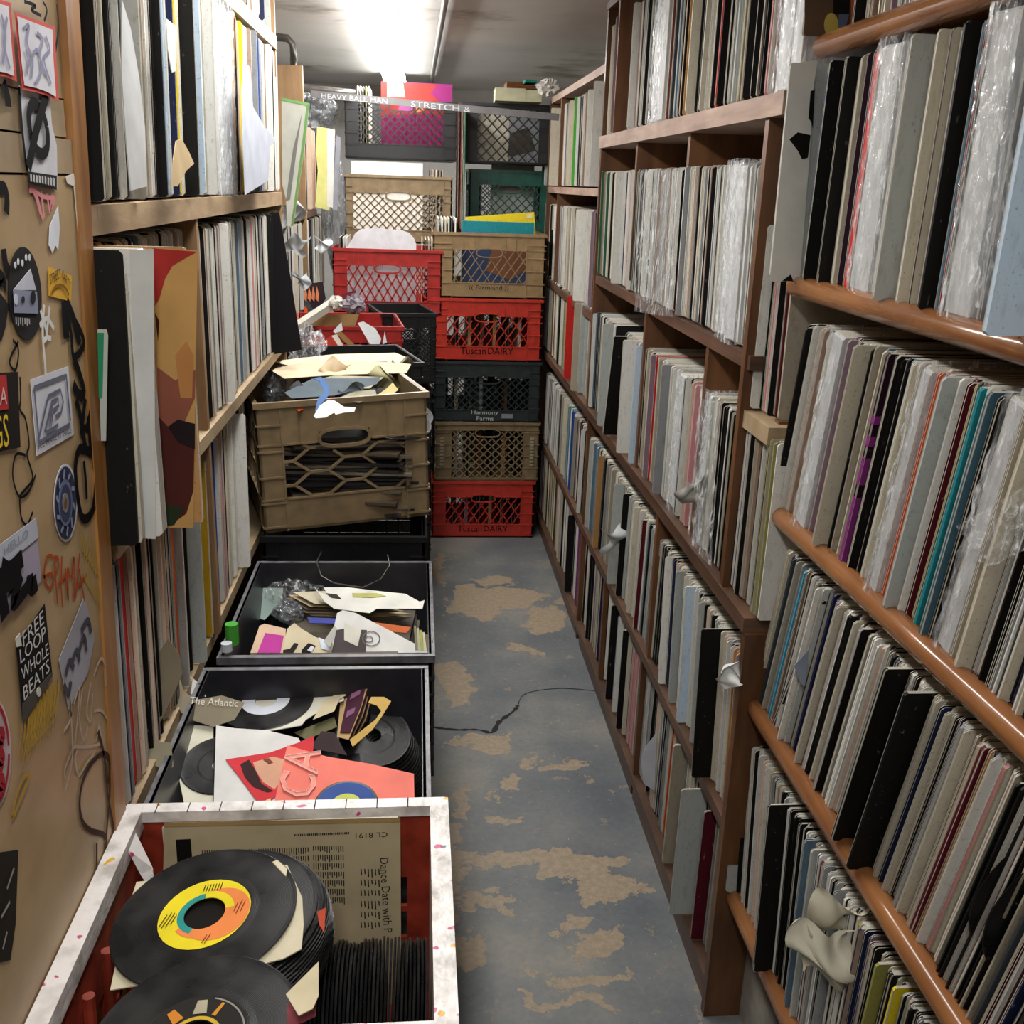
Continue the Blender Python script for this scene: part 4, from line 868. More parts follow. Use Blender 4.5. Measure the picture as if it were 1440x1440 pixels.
# ---------- sleeves in the crates, facing out or on edge
def LP(label, x, y, z, code, rz=0, tx=0, ty=0, t=.005, w=.312, hh=.312, grp=None, wrap=False, style='spine', mat='sleeve', r=None):
    """sleeve standing with its cover facing -y after rz; origin bottom centre; depth axis is local x"""
    r = r or random.Random(int(abs(x*999)+abs(y*777)+abs(z*55))); mb = MB(); sleeve(mb, Matrix.Translation((-w/2, 0, 0)), t, code, r, style, hh, w, keep=True)
    o = mb.build('record_sleeve', M[mat], None, Matrix.Translation((x, y, z)) @ Matrix.Rotation(rz, 4, 'Z') @ Matrix.Rotation(tx, 4, 'X') @ Matrix.Rotation(ty, 4, 'Y')); return tag(o, label, 'record', grp)
def facedecal(o, pts, hexc, y=-.0032, name='print', label=None):
    ZC[0] = (ZC[0]+1) % 40; y -= ZC[0]*.00001
    """pts in metres on the cover plane (x, z)"""
    mb = MB(); mb.prism([(a, y, b) for a, b in pts], (0, -1, 0), -.0004); q = mb.build(name, flatmat(hexc) if isinstance(hexc, str) else hexc, o)
    if label: q['label'] = label
    return q
def edges(label, grp, xs, y, z, codes, hh=.31, t=.004, dep=.27):
    for i, x in enumerate(xs):
        LP(label % ('leftmost', 'second from left', 'third from left', 'fourth from left', 'fifth from left', 'sixth from left', 'seventh from left')[min(i, 6)], x, y, z, codes[i % len(codes)], math.pi/2, 0, 0, t, dep, hh, grp)
# top left black crate
o = LP('magenta and red blurred cover standing in the highest black crate', -.055+.05, 4.87, 1.652, 'P', .02, 0, 0, .012)
for pts, hc in (([(-.156, .005), (.156, .005), (.156, .16), (.06, .19), (-.156, .17)], '#8a2458'), ([(-.156, .17), (.06, .19), (.156, .16), (.156, .31), (-.156, .31)], '#9a3c38'), ([(-.08, .2), (-.02, .19), (.0, .235), (-.07, .24)], '#b05a9a'), ([(.0, .19), (.03, .2), (.02, .24), (-.01, .235)], '#d88a62'), ([(.06, .27), (.156, .2), (.156, .31), (.09, .31)], '#8a2f6a'), ([(-.13, .25), (-.05, .25), (-.06, .31), (-.13, .31)], '#c98a80')):
    facedecal(o, pts, hc, -.0066)
edges('cream sleeve edge, %s, in the highest black crate', 'sleeves on edge in the highest black crate', [-.262, -.25, -.238, -.226, -.214], 4.995, 1.652, ['W', 'C', 'K', 'OL', 'C'], .29)
# brown crate
o = LP('flat white box sleeve standing in the brown crate under the highest black one', -.135, 4.822, 1.295, 'W', 0, 0, 0, .03, .315, .335)
edges('record edge, %s, right of the white box', 'sleeves on edge in the brown crate under the highest black one', [.055, .068, .082, .096, .11], 4.97, 1.295, ['N', 'TP', 'PC', 'K', 'TAN'], .31)
# red crate : white die cut sleeve
mb = MB(); pts = [(-.16, 0), (.13, 0), (.13, .28), (.12, .305), (.10, .325), (.07, .335), (-.02, .338), (-.03, .345), (-.06, .338), (-.10, .335), (-.125, .318), (-.14, .29), (-.16, .26)]
mb.prism([(a, 0, b) for a, b in pts], (0, -1, 0), .004); o = mb.build('paper_sleeve', flatmat('#d3d5da'), None, T_(-.135, 4.50, 1.02)); tag(o, 'white round shouldered paper sleeve sticking out of the back red crate', 'record')
for k in range(5): MB().box((-.05+.009*k, -.0046, .182), (-.046+.009*k, -.0041, .192)).build('printed_mark', flatmat('#8a8d94'), o)
edges('white sleeve edge, %s, in the back red crate', 'sleeves on edge in the back red crate left side', [-.325, -.31, -.298], 4.63, 1.02, ['K', 'W', 'W'], .30)
edges('sleeve edge, %s, right of the white paper sleeve', 'sleeves on edge in the back red crate right side', [.02, .034, .048, .062, .076], 4.63, 1.02, ['C', 'K', 'TP', 'C', 'K'], .30)
# tan crate
o = LP('teal blue record sleeve standing in the tan lettered crate', .345, 4.56, 1.095, 'T', 0, 0, 0, .008, .312, .305)
facedecal(o, [(-.155, .22), (-.03, .22), (-.03, .262), (-.155, .262)], '#3d6f9c', -.0046); facedecal(o, [(-.155, .0), (.155, .0), (.155, .215), (-.155, .215)], '#3a4a68', -.0046); facedecal(o, [(-.05, .10), (.06, .06), (.155, .13), (.155, .2), (-.02, .2)], '#7c5540', -.005)
o = LP('yellow record sleeve slanting behind the teal one in the tan crate', .385, 4.60, 1.12, 'Y', 0, 0, -.10, .005, .30, .31)
facedecal(o, [(.115, .285), (.14, .285), (.14, .303), (.115, .303)], '#d8cfa0', -.0032)
edges('white sleeve edge, %s, at the left of the tan crate', 'white sleeves at the left of the tan crate', [.088, .104, .118, .132, .146, .160], 4.635, 1.095, ['LG', 'W', 'C', 'W', 'K', 'W'], .315, .006)
# green crate and black crate contents
o = LP('white record sleeve standing in the dark green crate', .44, 5.0, 1.35, 'W', 0, 0, 0, .006, .20, .30)
edges('sleeve edge, %s, in the dark green crate', 'sleeves in the dark green crate', [.27, .29, .55, .565], 5.05, 1.35, ['K', 'G', 'K', 'TP'], .26)
o = LP('pale cream sleeve seen through the lattice of the back right black crate', .33, 4.86, 1.65, 'C', 0, 0, 0, .006, .15, .24)
o = LP('dark grey sleeve seen through the lattice of the back right black crate', .46, 4.86, 1.65, 'G', 0, 0, 0, .006, .16, .24); facedecal(o, [(-.06, .02), (.07, .05), (.03, .15), (-.05, .12)], '#4c443c', -.0036)
# sleeves on edge in the stack at the aisle end (seen through the lattices)
for z, nm, cs in ((.01, 'lowest red', ['N', 'K', 'MV', 'K', 'TAN', 'N', 'K']), (.28, 'brown', ['K', 'TP', 'K', 'N', 'K', 'TAN', 'K']), (.555, 'dark slate', ['K', 'TP', 'K', 'G', 'K', 'N', 'K']), (.825, 'upper red', ['TAN', 'K', 'TAN', 'N', 'TAN', 'K', 'PC'])):
    edges('dim sleeve edge, %s, in the '+nm+' crate', 'sleeves in the '+nm+' crate at the aisle end', [.12+.055*i for i in range(7)], 4.66, z, cs, .235, .014)
# things on top of the back stacks
mb = MB(); mb.box((0, 0, 0), (.13, .17, .052)); mb.box((.13, .002, 0), (.20, .165, .048)); o = mb.build('paper_stack', flatmat('#a9a78c'), None, T_(.33, 4.72, 1.895, -.03)); tag(o, 'low stack of pale catalogues lying on the back right black crate', 'paper stack')
o = MB().box((0, 0, 0), (.16, .16, .014)).box((.0, 0, .014), (.07, .16, .026)).build('book', flatmat('#5f3a22'), None, T_(.38, 4.74, 1.948)); tag(o, 'thin brown books on top of the pale catalogues', 'book')
o = MB().box((0, 0, 0), (.05, .13, .012)).build('book', flatmat('#1d7a66'), None, T_(.46, 4.75, 1.975)); tag(o, 'small teal book at the top of the back right pile', 'book')
edges('short record edge, %s, behind the pipe between the back stacks', 'record edges between the two back stacks', [.175+.008*i for i in range(4)], 4.75, 1.36, ['DN', 'N', 'K', 'GR'], .50, .005)  # dark codes stand in for the shade of the gap between the stacks
def crumple(name, label, cat, c, rx, ry, rz, mat, seed=0, n=14, amp=.35, group=None):
    r = random.Random(seed); vs = []; fs = []
    for i in range(n+1):
        th = math.pi*i/n
        for j in range(n*2):
            ph = math.pi*j/n; k = 1+r.uniform(-amp, amp); vs.append((rx*math.sin(th)*math.cos(ph)*k, ry*math.sin(th)*math.sin(ph)*k, rz*math.cos(th)*k))
    m_ = n*2
    for i in range(n):
        for j in range(m_): fs.append((i*m_+j, (i+1)*m_+j, (i+1)*m_+(j+1) % m_, i*m_+(j+1) % m_))
    o = MB().add(vs, fs).build(name, mat if not isinstance(mat, str) else M.get(mat) or flatmat(mat), None, Matrix.Translation(c)); return tag(o, label, cat, group)
crumple('paper_scrap', 'crumpled pale paper on top of the back right pile', 'paper', ony(771, 124, 4.7), .045, .03, .03, '#cfcbc4', 3)
crumple('plastic_bag', 'dark plastic bag slumped beside the back left stack under the pipe', 'bag', ony(440, 160, 4.9), .10, .08, .075, 'bag', 5, 12, .25)
crumple('plastic_bag', 'dark plastic bag hanging behind the far left shelf', 'bag', ony(470, 290, 4.75), .05, .05, .25, 'bag', 6, 12, .25)
# printed strip across the crate tops
a_ = ony(437, 132, 4.40); b_ = ony(786, 165, 4.40)
st = MB().bar(a_, b_, .012, .026).build('printed_strip', flatmat('#6d6b6b')); tag(st, 'long grey strip with white lettering lying across the back crate tops', 'strip')
SP = Plane(a_+V((0, -.0064, 0)), b_+V((0, -.0064, 0)), a_+V((0, -.0064, .1)))
lettering('HEAVY BALL MAN', SP.at(452, 138, .001), SP.at(545, 146, .001), SP.at(452, 131, .001), flatmat('#b9bcc4'), st); lettering('STRETCH &', SP.at(578, 150, .001), SP.at(662, 158, .001), SP.at(578, 142, .001), flatmat('#b4b6ba'), st)

# ------------------------------------------------------------------ crate row on the left of the aisle
g4 = 'black crates stacked under the open crates'
CW = .345; CXc = -.158
for y, dd, top_, nm in ((.885, .335, .575, 'red taped'), (1.30, .42, .54, 'first charcoal'), (1.785, .44, .54, 'second charcoal'), (2.34, .46, .82, 'tilted brown')):
    k = 0; z = 0
    while z < top_-.1:
        hh = (top_)/round(top_/.27)
        crate('milk_crate', f"black milk crate, {('on the floor', 'second up', 'third up')[k]}, below the {nm} crate", T_(CXc+.004, y, z), CW, dd, hh-.002, 'blackc', 'grid', 'grid', .3, .2, .1, .03, group=g4, handle=False); z += hh; k += 1
# charcoal totes
t2 = crate('storage_crate', 'charcoal open crate holding the salmon sleeve and loose singles', T_(CXc, 1.30, .54), CW, .42, .262, 'greyc', solid=True, rimmat='greyrim')
t3 = crate('storage_crate', 'charcoal open crate of loose singles, second behind the red taped crate', T_(CXc+.012, 1.785, .54), CW, .44, .258, 'greyc', solid=True, rimmat='greyrim')
# red taped crate
t1 = crate('taped_crate', 'dark red open crate with white taped rim in the foreground', T_(-.147, .882, .575), .345, .34, .275, 'reddk', 'grid', 'grid', .35, .15, .1, .045, .008, rimmat='tape', handle=False)
mb = MB(); w_, d_, h_ = .345, .34, .275
for a, b in (((-w_/2-.010, -d_/2-.010, h_-.02), (w_/2+.010, -d_/2+.008, h_+.003)), ((-w_/2-.010, d_/2-.008, h_-.010), (w_/2+.010, d_/2+.010, h_+.0036)), ((-w_/2-.012, -d_/2-.008, h_-.0205), (-w_/2+.008, d_/2+.0085, h_+.0042)), ((w_/2-.008, -d_/2-.008, h_-.24), (w_/2+.0135, d_/2+.0085, h_+.0042))): mb.box(a, b)
o = mb.build('rim_tape', M['tape'], t1)
for i in range(9):
    x = -.15+.036*i; s_ = MB().box((x, d_/2-.0085, h_+.0031), (x+.0012, d_/2+.0101, h_+.0036)).build('tape_seam', M['crk'], t1)
mb = MB(); mb.prism([(-w_/2+.009, .10, h_-.004), (-w_/2+.009, .13, h_-.002), (-w_/2+.03, .11, h_-.035), (-w_/2+.035, .095, h_-.06), (-w_/2+.02, .10, h_-.035)], (0, -1, 0), .002); mb.build('tape_tail', M['tape'], t1)
for yy in (-.02, -.08, -.13): MB().tube([(-w_/2+.012, yy, .03), (-w_/2+.014, yy+.01, h_-.04)], .006, 8).build('inner_rib', M['reddk'], t1)
# tilted brown crate with hexagonal lattice
Ay = 2.14
fl = ony(378, 768, Ay); fr_ = ony(600, 748, Ay+.09)
cc_ = (fl+fr_)/2; yaw_ = math.atan2(fr_.y-fl.y, fr_.x-fl.x)
wd = math.hypot(fr_.x-fl.x, fr_.y-fl.y)+.012
mw = Matrix.Translation(V((cc_.x, cc_.y, .822))) @ Matrix.Rotation(yaw_, 4, 'Z') @ Matrix.Rotation(-.035, 4, 'Y') @ Matrix.Translation((0, .2, 0))
t4 = crate('milk_crate', 'brown crate with hexagonal lattice, tilted on the black stack, full of papers', mw, wd, .40, .285, 'browni', 'hex', 'grid', .33, .26, .14, .043, .0055, handle=True, hy=.70)

# ------------------------------------------------------------------ records lying or leaning in the open crates
def circ(pl, c, r, n=40):
    c = V(c); u = pl.n.cross(V((0, 1, 0))); u = u.normalized() if u.length > .1 else pl.n.cross(V((0, 0, 1))).normalized(); v = pl.n.cross(u); return [c+u*(r*math.cos(2*math.pi*i/n))+v*(r*math.sin(2*math.pi*i/n)) for i in range(n)]
def frame_n(c, n, spin=0):
    n = V(n).normalized(); q = V((0, 0, 1)).rotation_difference(n); return Matrix.Translation(V(c)) @ q.to_matrix().to_4x4() @ Matrix.Rotation(spin, 4, 'Z')
def flatring(r0, r1, z, n=40, a0=0, a1=2*math.pi, cx=0, cy=0):
    vs = []; 
    for i in range(n+1):
        a = a0+(a1-a0)*i/n; vs += [(cx+r0*math.cos(a), cy+r0*math.sin(a), z), (cx+r1*math.cos(a), cy+r1*math.sin(a), z)]
    return vs, [(2*i, 2*i+1, 2*i+3, 2*i+2) for i in range(n)]
def record(label, mw, r=.0889, lab='#c9c2b4', hole=.0195, seg=56, group=None, labr=None, both=True, t=.0011):
    k = r/.0889; labr = labr or .0445*k; hole *= k
    pr = [(hole, -t/2), (labr+.002, -t/2), (labr+.008*k, -t*.3), (r-.004, -t*.35), (r-.001, -t/2), (r, 0), (r-.001, t/2), (r-.004, t*.35), (labr+.008*k, t*.3), (labr+.002, t/2), (hole, t/2), (hole, -t/2)]
    o = MB().lathe(pr, seg).build('vinyl_record', M['vinyl'], None, mw, smooth=False); tag(o, label, 'record', group)
    if lab:
        mb = MB(); mb.add(*flatring(hole+.0004, labr, t/2+.0004, 36))
        if both: mb.add(*flatring(hole+.0004, labr, -t/2-.0004, 36))
        mb.build('label', flatmat(lab), o)
    return o
# --- red taped crate
BP_ = Plane((0, 1.03, 0), (1, 1.03, 0), (0, 1.03, 1))
a = BP_.at(230, 1158); b = BP_.at(563, 1151); wl_ = b.x-a.x
o = LP('cream back cover with printed text columns, standing at the back of the taped crate', (a.x+b.x)/2, 1.033, a.z-wl_-.002, 'C', 0, 0, -.01, .003, wl_, wl_); 
BQ = Plane((0, 1.0305, 0), (1, 1.0305, 0), (0, 1.0305, 1))
poly(BQ, [(231, 1159), (563, 1151), (564, 1320), (570, 1440), (226, 1440), (228, 1300)], '#b7a988', o, .0004, 'cover_sheet')
poly(BQ, [(247, 1181), (268, 1180), (272, 1230), (252, 1250)], '#141212', o, .001); poly(BQ, [(231, 1157), (563, 1150), (563, 1156), (231, 1163)], '#a58a5c', o, .0012, 'taped_edge')
mb = MB()
def tline(x0, y0_, x1, y1_, w_):
    p = BQ.at(x0, y0_, .001); q = BQ.at(x1, y1_, .001); s_ = V((w_, 0, 0)); mb.add([p, q, q+s_, p+s_], [(0, 1, 2, 3)])
rr = random.Random(4)
for i in range(46):
    x = 284+i*3.3
    if 355 < x < 361: continue
    n = 7
    for k in range(n):
        y0_ = 1196+k*12-(i*.1); tline(x+(y0_-1196)*.02, y0_, x+(y0_+rr.uniform(6, 10.5)-1196)*.02, y0_+rr.uniform(6, 10.5), .0011)
for i in range(14):
    x = 440+i*3.2; 
    for k in range(7): tline(x+k*.3, 1190+k*12, x+k*.3+.2, 1190+k*12+rr.uniform(5, 10), .0011)
for i in range(30): tline(414+i*2.6, 1176-(i*.1), 414+i*2.6, 1173-(i*.1), .0013)
for i in range(6):
    for k in range(6): tline(507+i*5, 1222+k*15, 507.6+i*5, 1222+k*15+rr.uniform(6, 12), .0013)
child(mb.build('printed_text', M['black']), o)
wr('CL 8191', BQ, (545, 1170), (500, 1172), (545, 1177), '#2a2522', o, .001)
wr('Dance Date with P', BQ, (534, 1207), (540, 1312), (546, 1206), '#2a2522', o, .001)
# pile of singles: top disc with yellow and orange label
tn = V((-.13, -.10, 1)).normalized()
pc = V((-.203, .852, .866))
for i in range(15):
    k = i/14; n_ = V((-.13-.55*k, -.10, 1)).normalized()
    cpos = pc+V((.020+.030*k**.6, .004, -.004-.0046*i-.012*k))
    record('black single in the leaning pile under the yellow and orange label', frame_n(cpos, n_, i), lab='#6b3a28' if i % 3 else '#b8b2a2', seg=40, group='singles in the pile under the top disc')
SUB = 1
top = record('top black single with a yellow and orange label on the pile', frame_n(pc, tn, 0), lab='#e2cf2a')
z_ = .0012
vs = []; 
for i in range(41):
    a = -2.5+4.0*i/40; ro_ = .0438; ox, oy = .0438*math.cos(a), .0438*math.sin(a)
    rin = .0200; rr_ = min(.0438, .031+.0135*max(0, math.cos(a+.2))); vs += [(rin*math.cos(a), rin*math.sin(a), z_), (rr_*math.cos(a), rr_*math.sin(a), z_)]
MB().add(vs, [(2*i, 2*i+1, 2*i+3, 2*i+2) for i in range(40)]).build('orange_print', flatmat('#e2854a'), top)
MB().add(*flatring(.0201, .0285, z_+.0001, 20, .15, 1.9)).build('yellow_print', flatmat('#e2cf2a'), top)
MB().add(*flatring(.0198, .0262, z_+.0002, 20, 1.7, 4.3)).build('teal_print', flatmat('#2f8f8a'), top)
def lab_line(parent, x, y, ang, L, hc='#2a2420', w=.0008, z=.0021):
    d_ = V((math.cos(ang), math.sin(ang), 0)); tt = V((-d_.y, d_.x, 0)); c0 = V((x, y, z)); MB().add([c0-d_*L/2-tt*w/2, c0+d_*L/2-tt*w/2, c0+d_*L/2+tt*w/2, c0-d_*L/2+tt*w/2], [(0, 1, 2, 3)]).build('label_text', flatmat(hc), parent)
for k in range(7): lab_line(top, -.006+.0028*k, .033, 1.45, .009)
for k, L_ in enumerate((.016, .020, .018, .012)): lab_line(top, -.039+.0034*k, -.004, 1.25, L_)
for k, L_ in enumerate((.010, .018, .014)): lab_line(top, .030+.0034*k, .002, 1.35, L_, '#7c3c1c')
lab_line(top, .006, -.034, 1.2, .010, '#7c3c1c'); lab_line(top, .009, -.034, 1.2, .012, '#7c3c1c')
b2 = record('black single with a charcoal label and gold writing at the very front', frame_n(onz(272, 1464, .856), (-.10, -.10, 1), 0), .0905, '#2a2725')
MB().add(*flatring(.020, .0235, .0014, 30, .2, 3.0)).build('gold_print', flatmat('#c9a83a'), b2); MB().add(*flatring(.0415, .043, .0014, 30, -.6, 1.3)).build('grey_print', flatmat('#8f8c86'), b2)
for a_0, w__, hc in ((1.05, .004, '#c98a2e'), (2.25, .010, '#c9802e'), (1.55, .012, '#aaa48c')):
    d_ = V((math.cos(a_0), math.sin(a_0), 0)); tt = V((-d_.y, d_.x, 0)); c0 = d_*.026+V((0, 0, .0016)); c1 = d_*.040+V((0, 0, .0016)); MB().add([c0-tt*w__/2, c0+tt*w__/2, c1+tt*w__/2*.7, c1-tt*w__/2*.7], [(0, 1, 2, 3)]).build('label_print', flatmat(hc), b2)
# torn cream sleeves between the piles
for lb, pts, hc, zz in (('torn cream sleeve edge beside the disc row', [(402, 1398), (448, 1352), (448, 1400), (440, 1418), (420, 1428)], '#c9bd9e', .775), ('maroon and white torn sleeve low beside the disc row', [(404, 1412), (446, 1400), (444, 1428), (420, 1440), (404, 1440)], '#7a3b42', .76), ('cream paper corner behind the top disc', [(383, 1212), (390, 1209), (404, 1222), (402, 1232)], '#cfc5aa', .84), ('red sleeve sliver beside the disc row', [(446, 1282), (458, 1276), (456, 1312), (449, 1300)], '#a8442f', .80)):
    pl = Plane((0, 0, zz), (1, 0, zz), (0, 1, zz+.15)); q = [pl.at(*p) for p in pts]; o = MB().prism(q, pl.n, .0012).build('paper_sleeve', flatmat(hc)); tag(recenter(o, q[0]), lb+' in the taped crate' if len(lb.split()) < 12 else lb, 'sleeve')
p0 = pc+V((0, 0, -.004)); pl = Plane(p0, p0+V((1, 0, .13)), p0+V((0, 1, .10))); q = [pl.at(*p) for p in [(155, 1392), (176, 1290), (192, 1240), (212, 1238), (404, 1216), (425, 1262), (427, 1300), (424, 1334), (398, 1348), (300, 1372), (240, 1378)]]
o = MB().prism([v-q[0] for v in q], pl.n, .0012).build('paper_sleeve', flatmat('#c9c0a6', .6), None, Matrix.Translation(q[0])); tag(o, 'worn cream paper sleeve under the top disc of the taped crate', 'sleeve'); hq = pl.at(290, 1283, .0006); child(MB().prism(circ(Plane(hq, hq+V((1, 0, .13)), hq+V((0, 1, .1))), hq, .026, 30), pl.n, .0003).build('die_cut_hole', flatmat('#17130f')), o)
# row of singles standing on edge at the right
for i in range(30):
    x = -.100+.0037*i
    record('black single on edge in the row along the right wall of the taped crate', frame_n((x, .842+rr.uniform(-.003, .003), .722+rr.uniform(-.003, .002)), (1, 0, (.03-.09*i/30)), i), lab=None, seg=44, group='singles standing on edge in the taped crate', t=.0024)

# --- charcoal crate contents
def sheet(name, label, cat, pts, z, hexc, tilt=(0, 0), t=.0012, group=None):
    """flat card: pixel outline on a plane through height z at its first point, tilted (dz/dx, dz/dy)"""
    p0 = onz(pts[0][0], pts[0][1], z); pl = Plane(p0, p0+V((1, 0, tilt[0])), p0+V((0, 1, tilt[1]))); q = [pl.at(*p) for p in pts]
    o = MB().prism([v-p0 for v in q], pl.n, t).build(name, flatmat(hexc, .55), None, Matrix.Translation(p0)); tag(o, label, cat, group); return o, pl
def disc_on(pl, label, cx, cy, rpx, lab, group=None, seg=56, labr=None):
    c = pl.at(cx, cy, .0012); r = (pl.at(cx+rpx, cy)-pl.at(cx, cy)).length; labr = r*.965 if labr == -1 else labr; return record(label, frame_n(c, pl.n, 0), r, lab, seg=seg, group=group, labr=labr)
# stack base so that nothing floats: bundles of singles lying inside
def bundle(label, x, y, z0, z1, w_, d_, seed):
    r = random.Random(seed); n = max(2, int((z1-z0)/.008)); mb = MB()
    for i in range(n):
        T = T_(x+r.uniform(-.01, .01), y+r.uniform(-.01, .01), z0+i*.008, r.uniform(-.2, .2)); mb.box((-w_/2, -d_/2, 0), (w_/2, d_/2, .006), 0, lin(r.choice(['#5c5448', '#2a2826', '#4b4034', '#6f685c', '#1a1a1c', '#3a3633'])), T)
    o = mb.build('paper_sleeve', M['print']); tag(o, label, 'sleeves', None, 'stuff')
bundle('heap of singles filling the front of the near charcoal crate', -.165, 1.19, .552, .70, .24, .19, 1)
bundle('heap of singles filling the rear of the near charcoal crate', -.20, 1.39, .552, .70, .22, .19, 2)
bundle('heap of singles filling the front of the second charcoal crate', -.165, 1.67, .552, .74, .26, .18, 3)
bundle('heap of singles filling the rear of the second charcoal crate', -.12, 1.87, .552, .72, .24, .18, 4)
# rear: white sleeve with disc and pale blue label
o, pl = sheet('paper_sleeve', 'crumpled white paper sleeve holding the pale blue labelled single in the charcoal crate', 'sleeve', [(296, 975), (436, 936), (442, 940), (462, 931), (466, 950), (480, 962), (484, 985), (462, 992), (430, 1012), (424, 1020), (372, 1029), (300, 1010)], .748, '#d6d3c4', (.05, .12))
for k, pts in enumerate(([(462, 938), (474, 934), (480, 952), (470, 965)], [(470, 940), (480, 945), (486, 978), (474, 985)], [(455, 985), (482, 972), (470, 1000), (440, 1012)])): poly(pl, pts, ['#cdb68e', '#d9d0b6', '#c9bd9c'][k], o, .002, 'paper_fold')
d_ = disc_on(pl, 'black single with a white and pale blue label in the charcoal crate', 374, 986, 66, '#d4d8e2')
d_.rotation_mode = 'QUATERNION'
ro_ = MB().add(*flatring(.026, .042, .0013, 20, .7, 1.9)).build('blue_print', flatmat('#8ab8d2'), d_); MB().add(*flatring(.030, .040, .0014, 14, .4, 1.1)).build('pink_print', flatmat('#d9a49c'), d_)
# purple pictured sleeves
for i in range(6):
    o, pl = sheet('paper_sleeve', 'brown and purple printed sleeve leaning in the fan right of the white sleeve', 'sleeve', [(480+3*i, 972+3*i), (490+2*i, 952), (512+2*i, 946), (520+2*i, 956), (506+2*i, 1000+3*i), (490+2*i, 1040), (474+3*i, 1036)], .752-.005*i, ['#c9a878', '#5a3040', '#bfa27a', '#2a2024', '#c2a070', '#1f1b1c'][i], (.5, .25), group='sleeves in the fan of the near charcoal crate')
    if i == 0:
        poly(pl, [(490, 972), (516, 958), (508, 990), (492, 1030), (478, 1030)], '#4a2a3a', o, .002); poly(pl, [(494, 974), (508, 966), (506, 976), (492, 984)], '#9a6a86', o, .003); poly(pl, [(488, 1000), (500, 994), (498, 1002), (486, 1010)], '#8a5f7c', o, .003)
# fan of black discs at the right
for i in range(13):
    k = i/12; c = onz(524+2.6*i, 1034+3.4*i, .705-.005*i); record('black single in the fanned row at the right of the near charcoal crate', frame_n(c, (.10+.30*k, -.35-.15*k, .9), i), .062, None, seg=40, group='singles fanned in the near charcoal crate')
o, pl = sheet('paper_sleeve', 'ochre paper sleeve half over the fanned black singles', 'sleeve', [(492, 1040), (510, 1026), (528, 1012), (536, 1000), (530, 992), (518, 988), (522, 980), (540, 980), (550, 986), (538, 1006), (524, 1026), (496, 1050)], .785, '#c2a25c', (0, .35))
crumple('plastic_sleeve', 'clear crumpled plastic at the right rear corner of the near charcoal crate', 'plastic', onz(560, 990, .70), .02, .04, .06, 'plastic', 9, 10, .3)
o, pl = sheet('paper_sleeve', 'dark plum sleeve corner behind the salmon sleeve', 'sleeve', [(436, 1052), (452, 1028), (470, 1030), (488, 1062)], .765, '#3b2e30', (0, .3))
o, pl = sheet('paper_sleeve', 'olive sleeve edge under the crumpled white sleeve', 'sleeve', [(414, 1030), (470, 1008), (474, 1022), (430, 1040)], .73, '#6c6a4c', (0, .3))
# left: white sleeve with black disc showing
o, pl = sheet('paper_sleeve', 'white paper sleeve at the left of the near charcoal crate with half a black disc', 'sleeve', [(243, 1019), (300, 1021), (300, 1146), (262, 1146), (250, 1085)], .775, '#d3cfbc', (0, .25))
dd_ = disc_on(pl, 'black single half showing from the left white sleeve', 311, 1075, 57, None); 
for i in range(5):
    o, pl2 = sheet('paper_sleeve', 'sleeve edge standing left of the white sleeve in the charcoal crate', 'sleeve', [(218+4*i, 1120+i), (224+4*i, 1050+2*i), (229+4*i, 1050+2*i), (228+4*i, 1146)], .74, ['#8a1f2a', '#9a9c98', '#b4b4ac', '#7c5b34', '#b9b4a6'][i], (0, 1.2), group='sleeve edges at the left of the near charcoal crate')
o, pl = sheet('paper_sleeve', 'white sheet with a red hooded face picture in the near charcoal crate', 'sleeve', [(304, 1020), (330, 1024), (376, 1027), (420, 1038), (430, 1060), (420, 1146), (300, 1146)], .786, '#d6d5d2', (0, .25))
poly(pl, [(317, 1068), (380, 1058), (420, 1044), (442, 1034), (440, 1060), (420, 1080), (412, 1110), (384, 1122), (372, 1140), (355, 1118), (336, 1092)], '#c93b42', o, .0015, 'picture')
poly(pl, [(338, 1075), (350, 1068), (360, 1084), (368, 1102), (384, 1112), (376, 1114), (356, 1106), (344, 1092)], '#3a2426', o, .0022, 'picture'); poly(pl, [(356, 1072), (384, 1064), (400, 1068), (398, 1096), (386, 1110), (370, 1100), (360, 1084)], '#cf9f84', o, .0022, 'picture')
poly(pl, [(370, 1068), (378, 1066), (384, 1072), (378, 1074)], '#7c4438', o, .003, 'picture'); poly(pl, [(366, 1130), (380, 1122), (384, 1140), (370, 1143)], '#d9c48a', o, .0022, 'picture')
# salmon sleeve with the lettering
o, pl = sheet('paper_sleeve', 'salmon paper sleeve with big outlined letters and a blue labelled single', 'sleeve', [(404, 1048), (460, 1064), (520, 1074), (582, 1088), (583, 1136), (580, 1146), (382, 1146)], .792, '#ee8173', (0, .25), .0025)
o2 = disc_on(pl, 'single with a blue label showing through the salmon sleeve hole', 487, 1132, 43, '#41599a', labr=-1)
c = pl.at(487, 1132, .004)
MB().add([v-V(c) for v in circ(pl, c, .020, 30)], [tuple(range(30))]).build('insert', flatmat('#c6cf6a'), None, Matrix.Translation(c)).parent = None
ins = bpy.data.objects['insert']; tag(ins, 'yellow and teal patterned paper seen through the blue label hole', 'paper')
for a0, r0 in ((0, .010), (2.2, .012), (4.2, .009)):
    p = c+V((math.cos(a0)*.009, math.sin(a0)*.006, .0008)); crp = MB().prism([p+V((.007*math.cos(t_), .004*math.sin(t_), 0))-c for t_ in (0, 1, 2, 3, 4, 5)], (0, 0, 1), .0003).build('teal_print', flatmat('#6ab0a8'), ins)
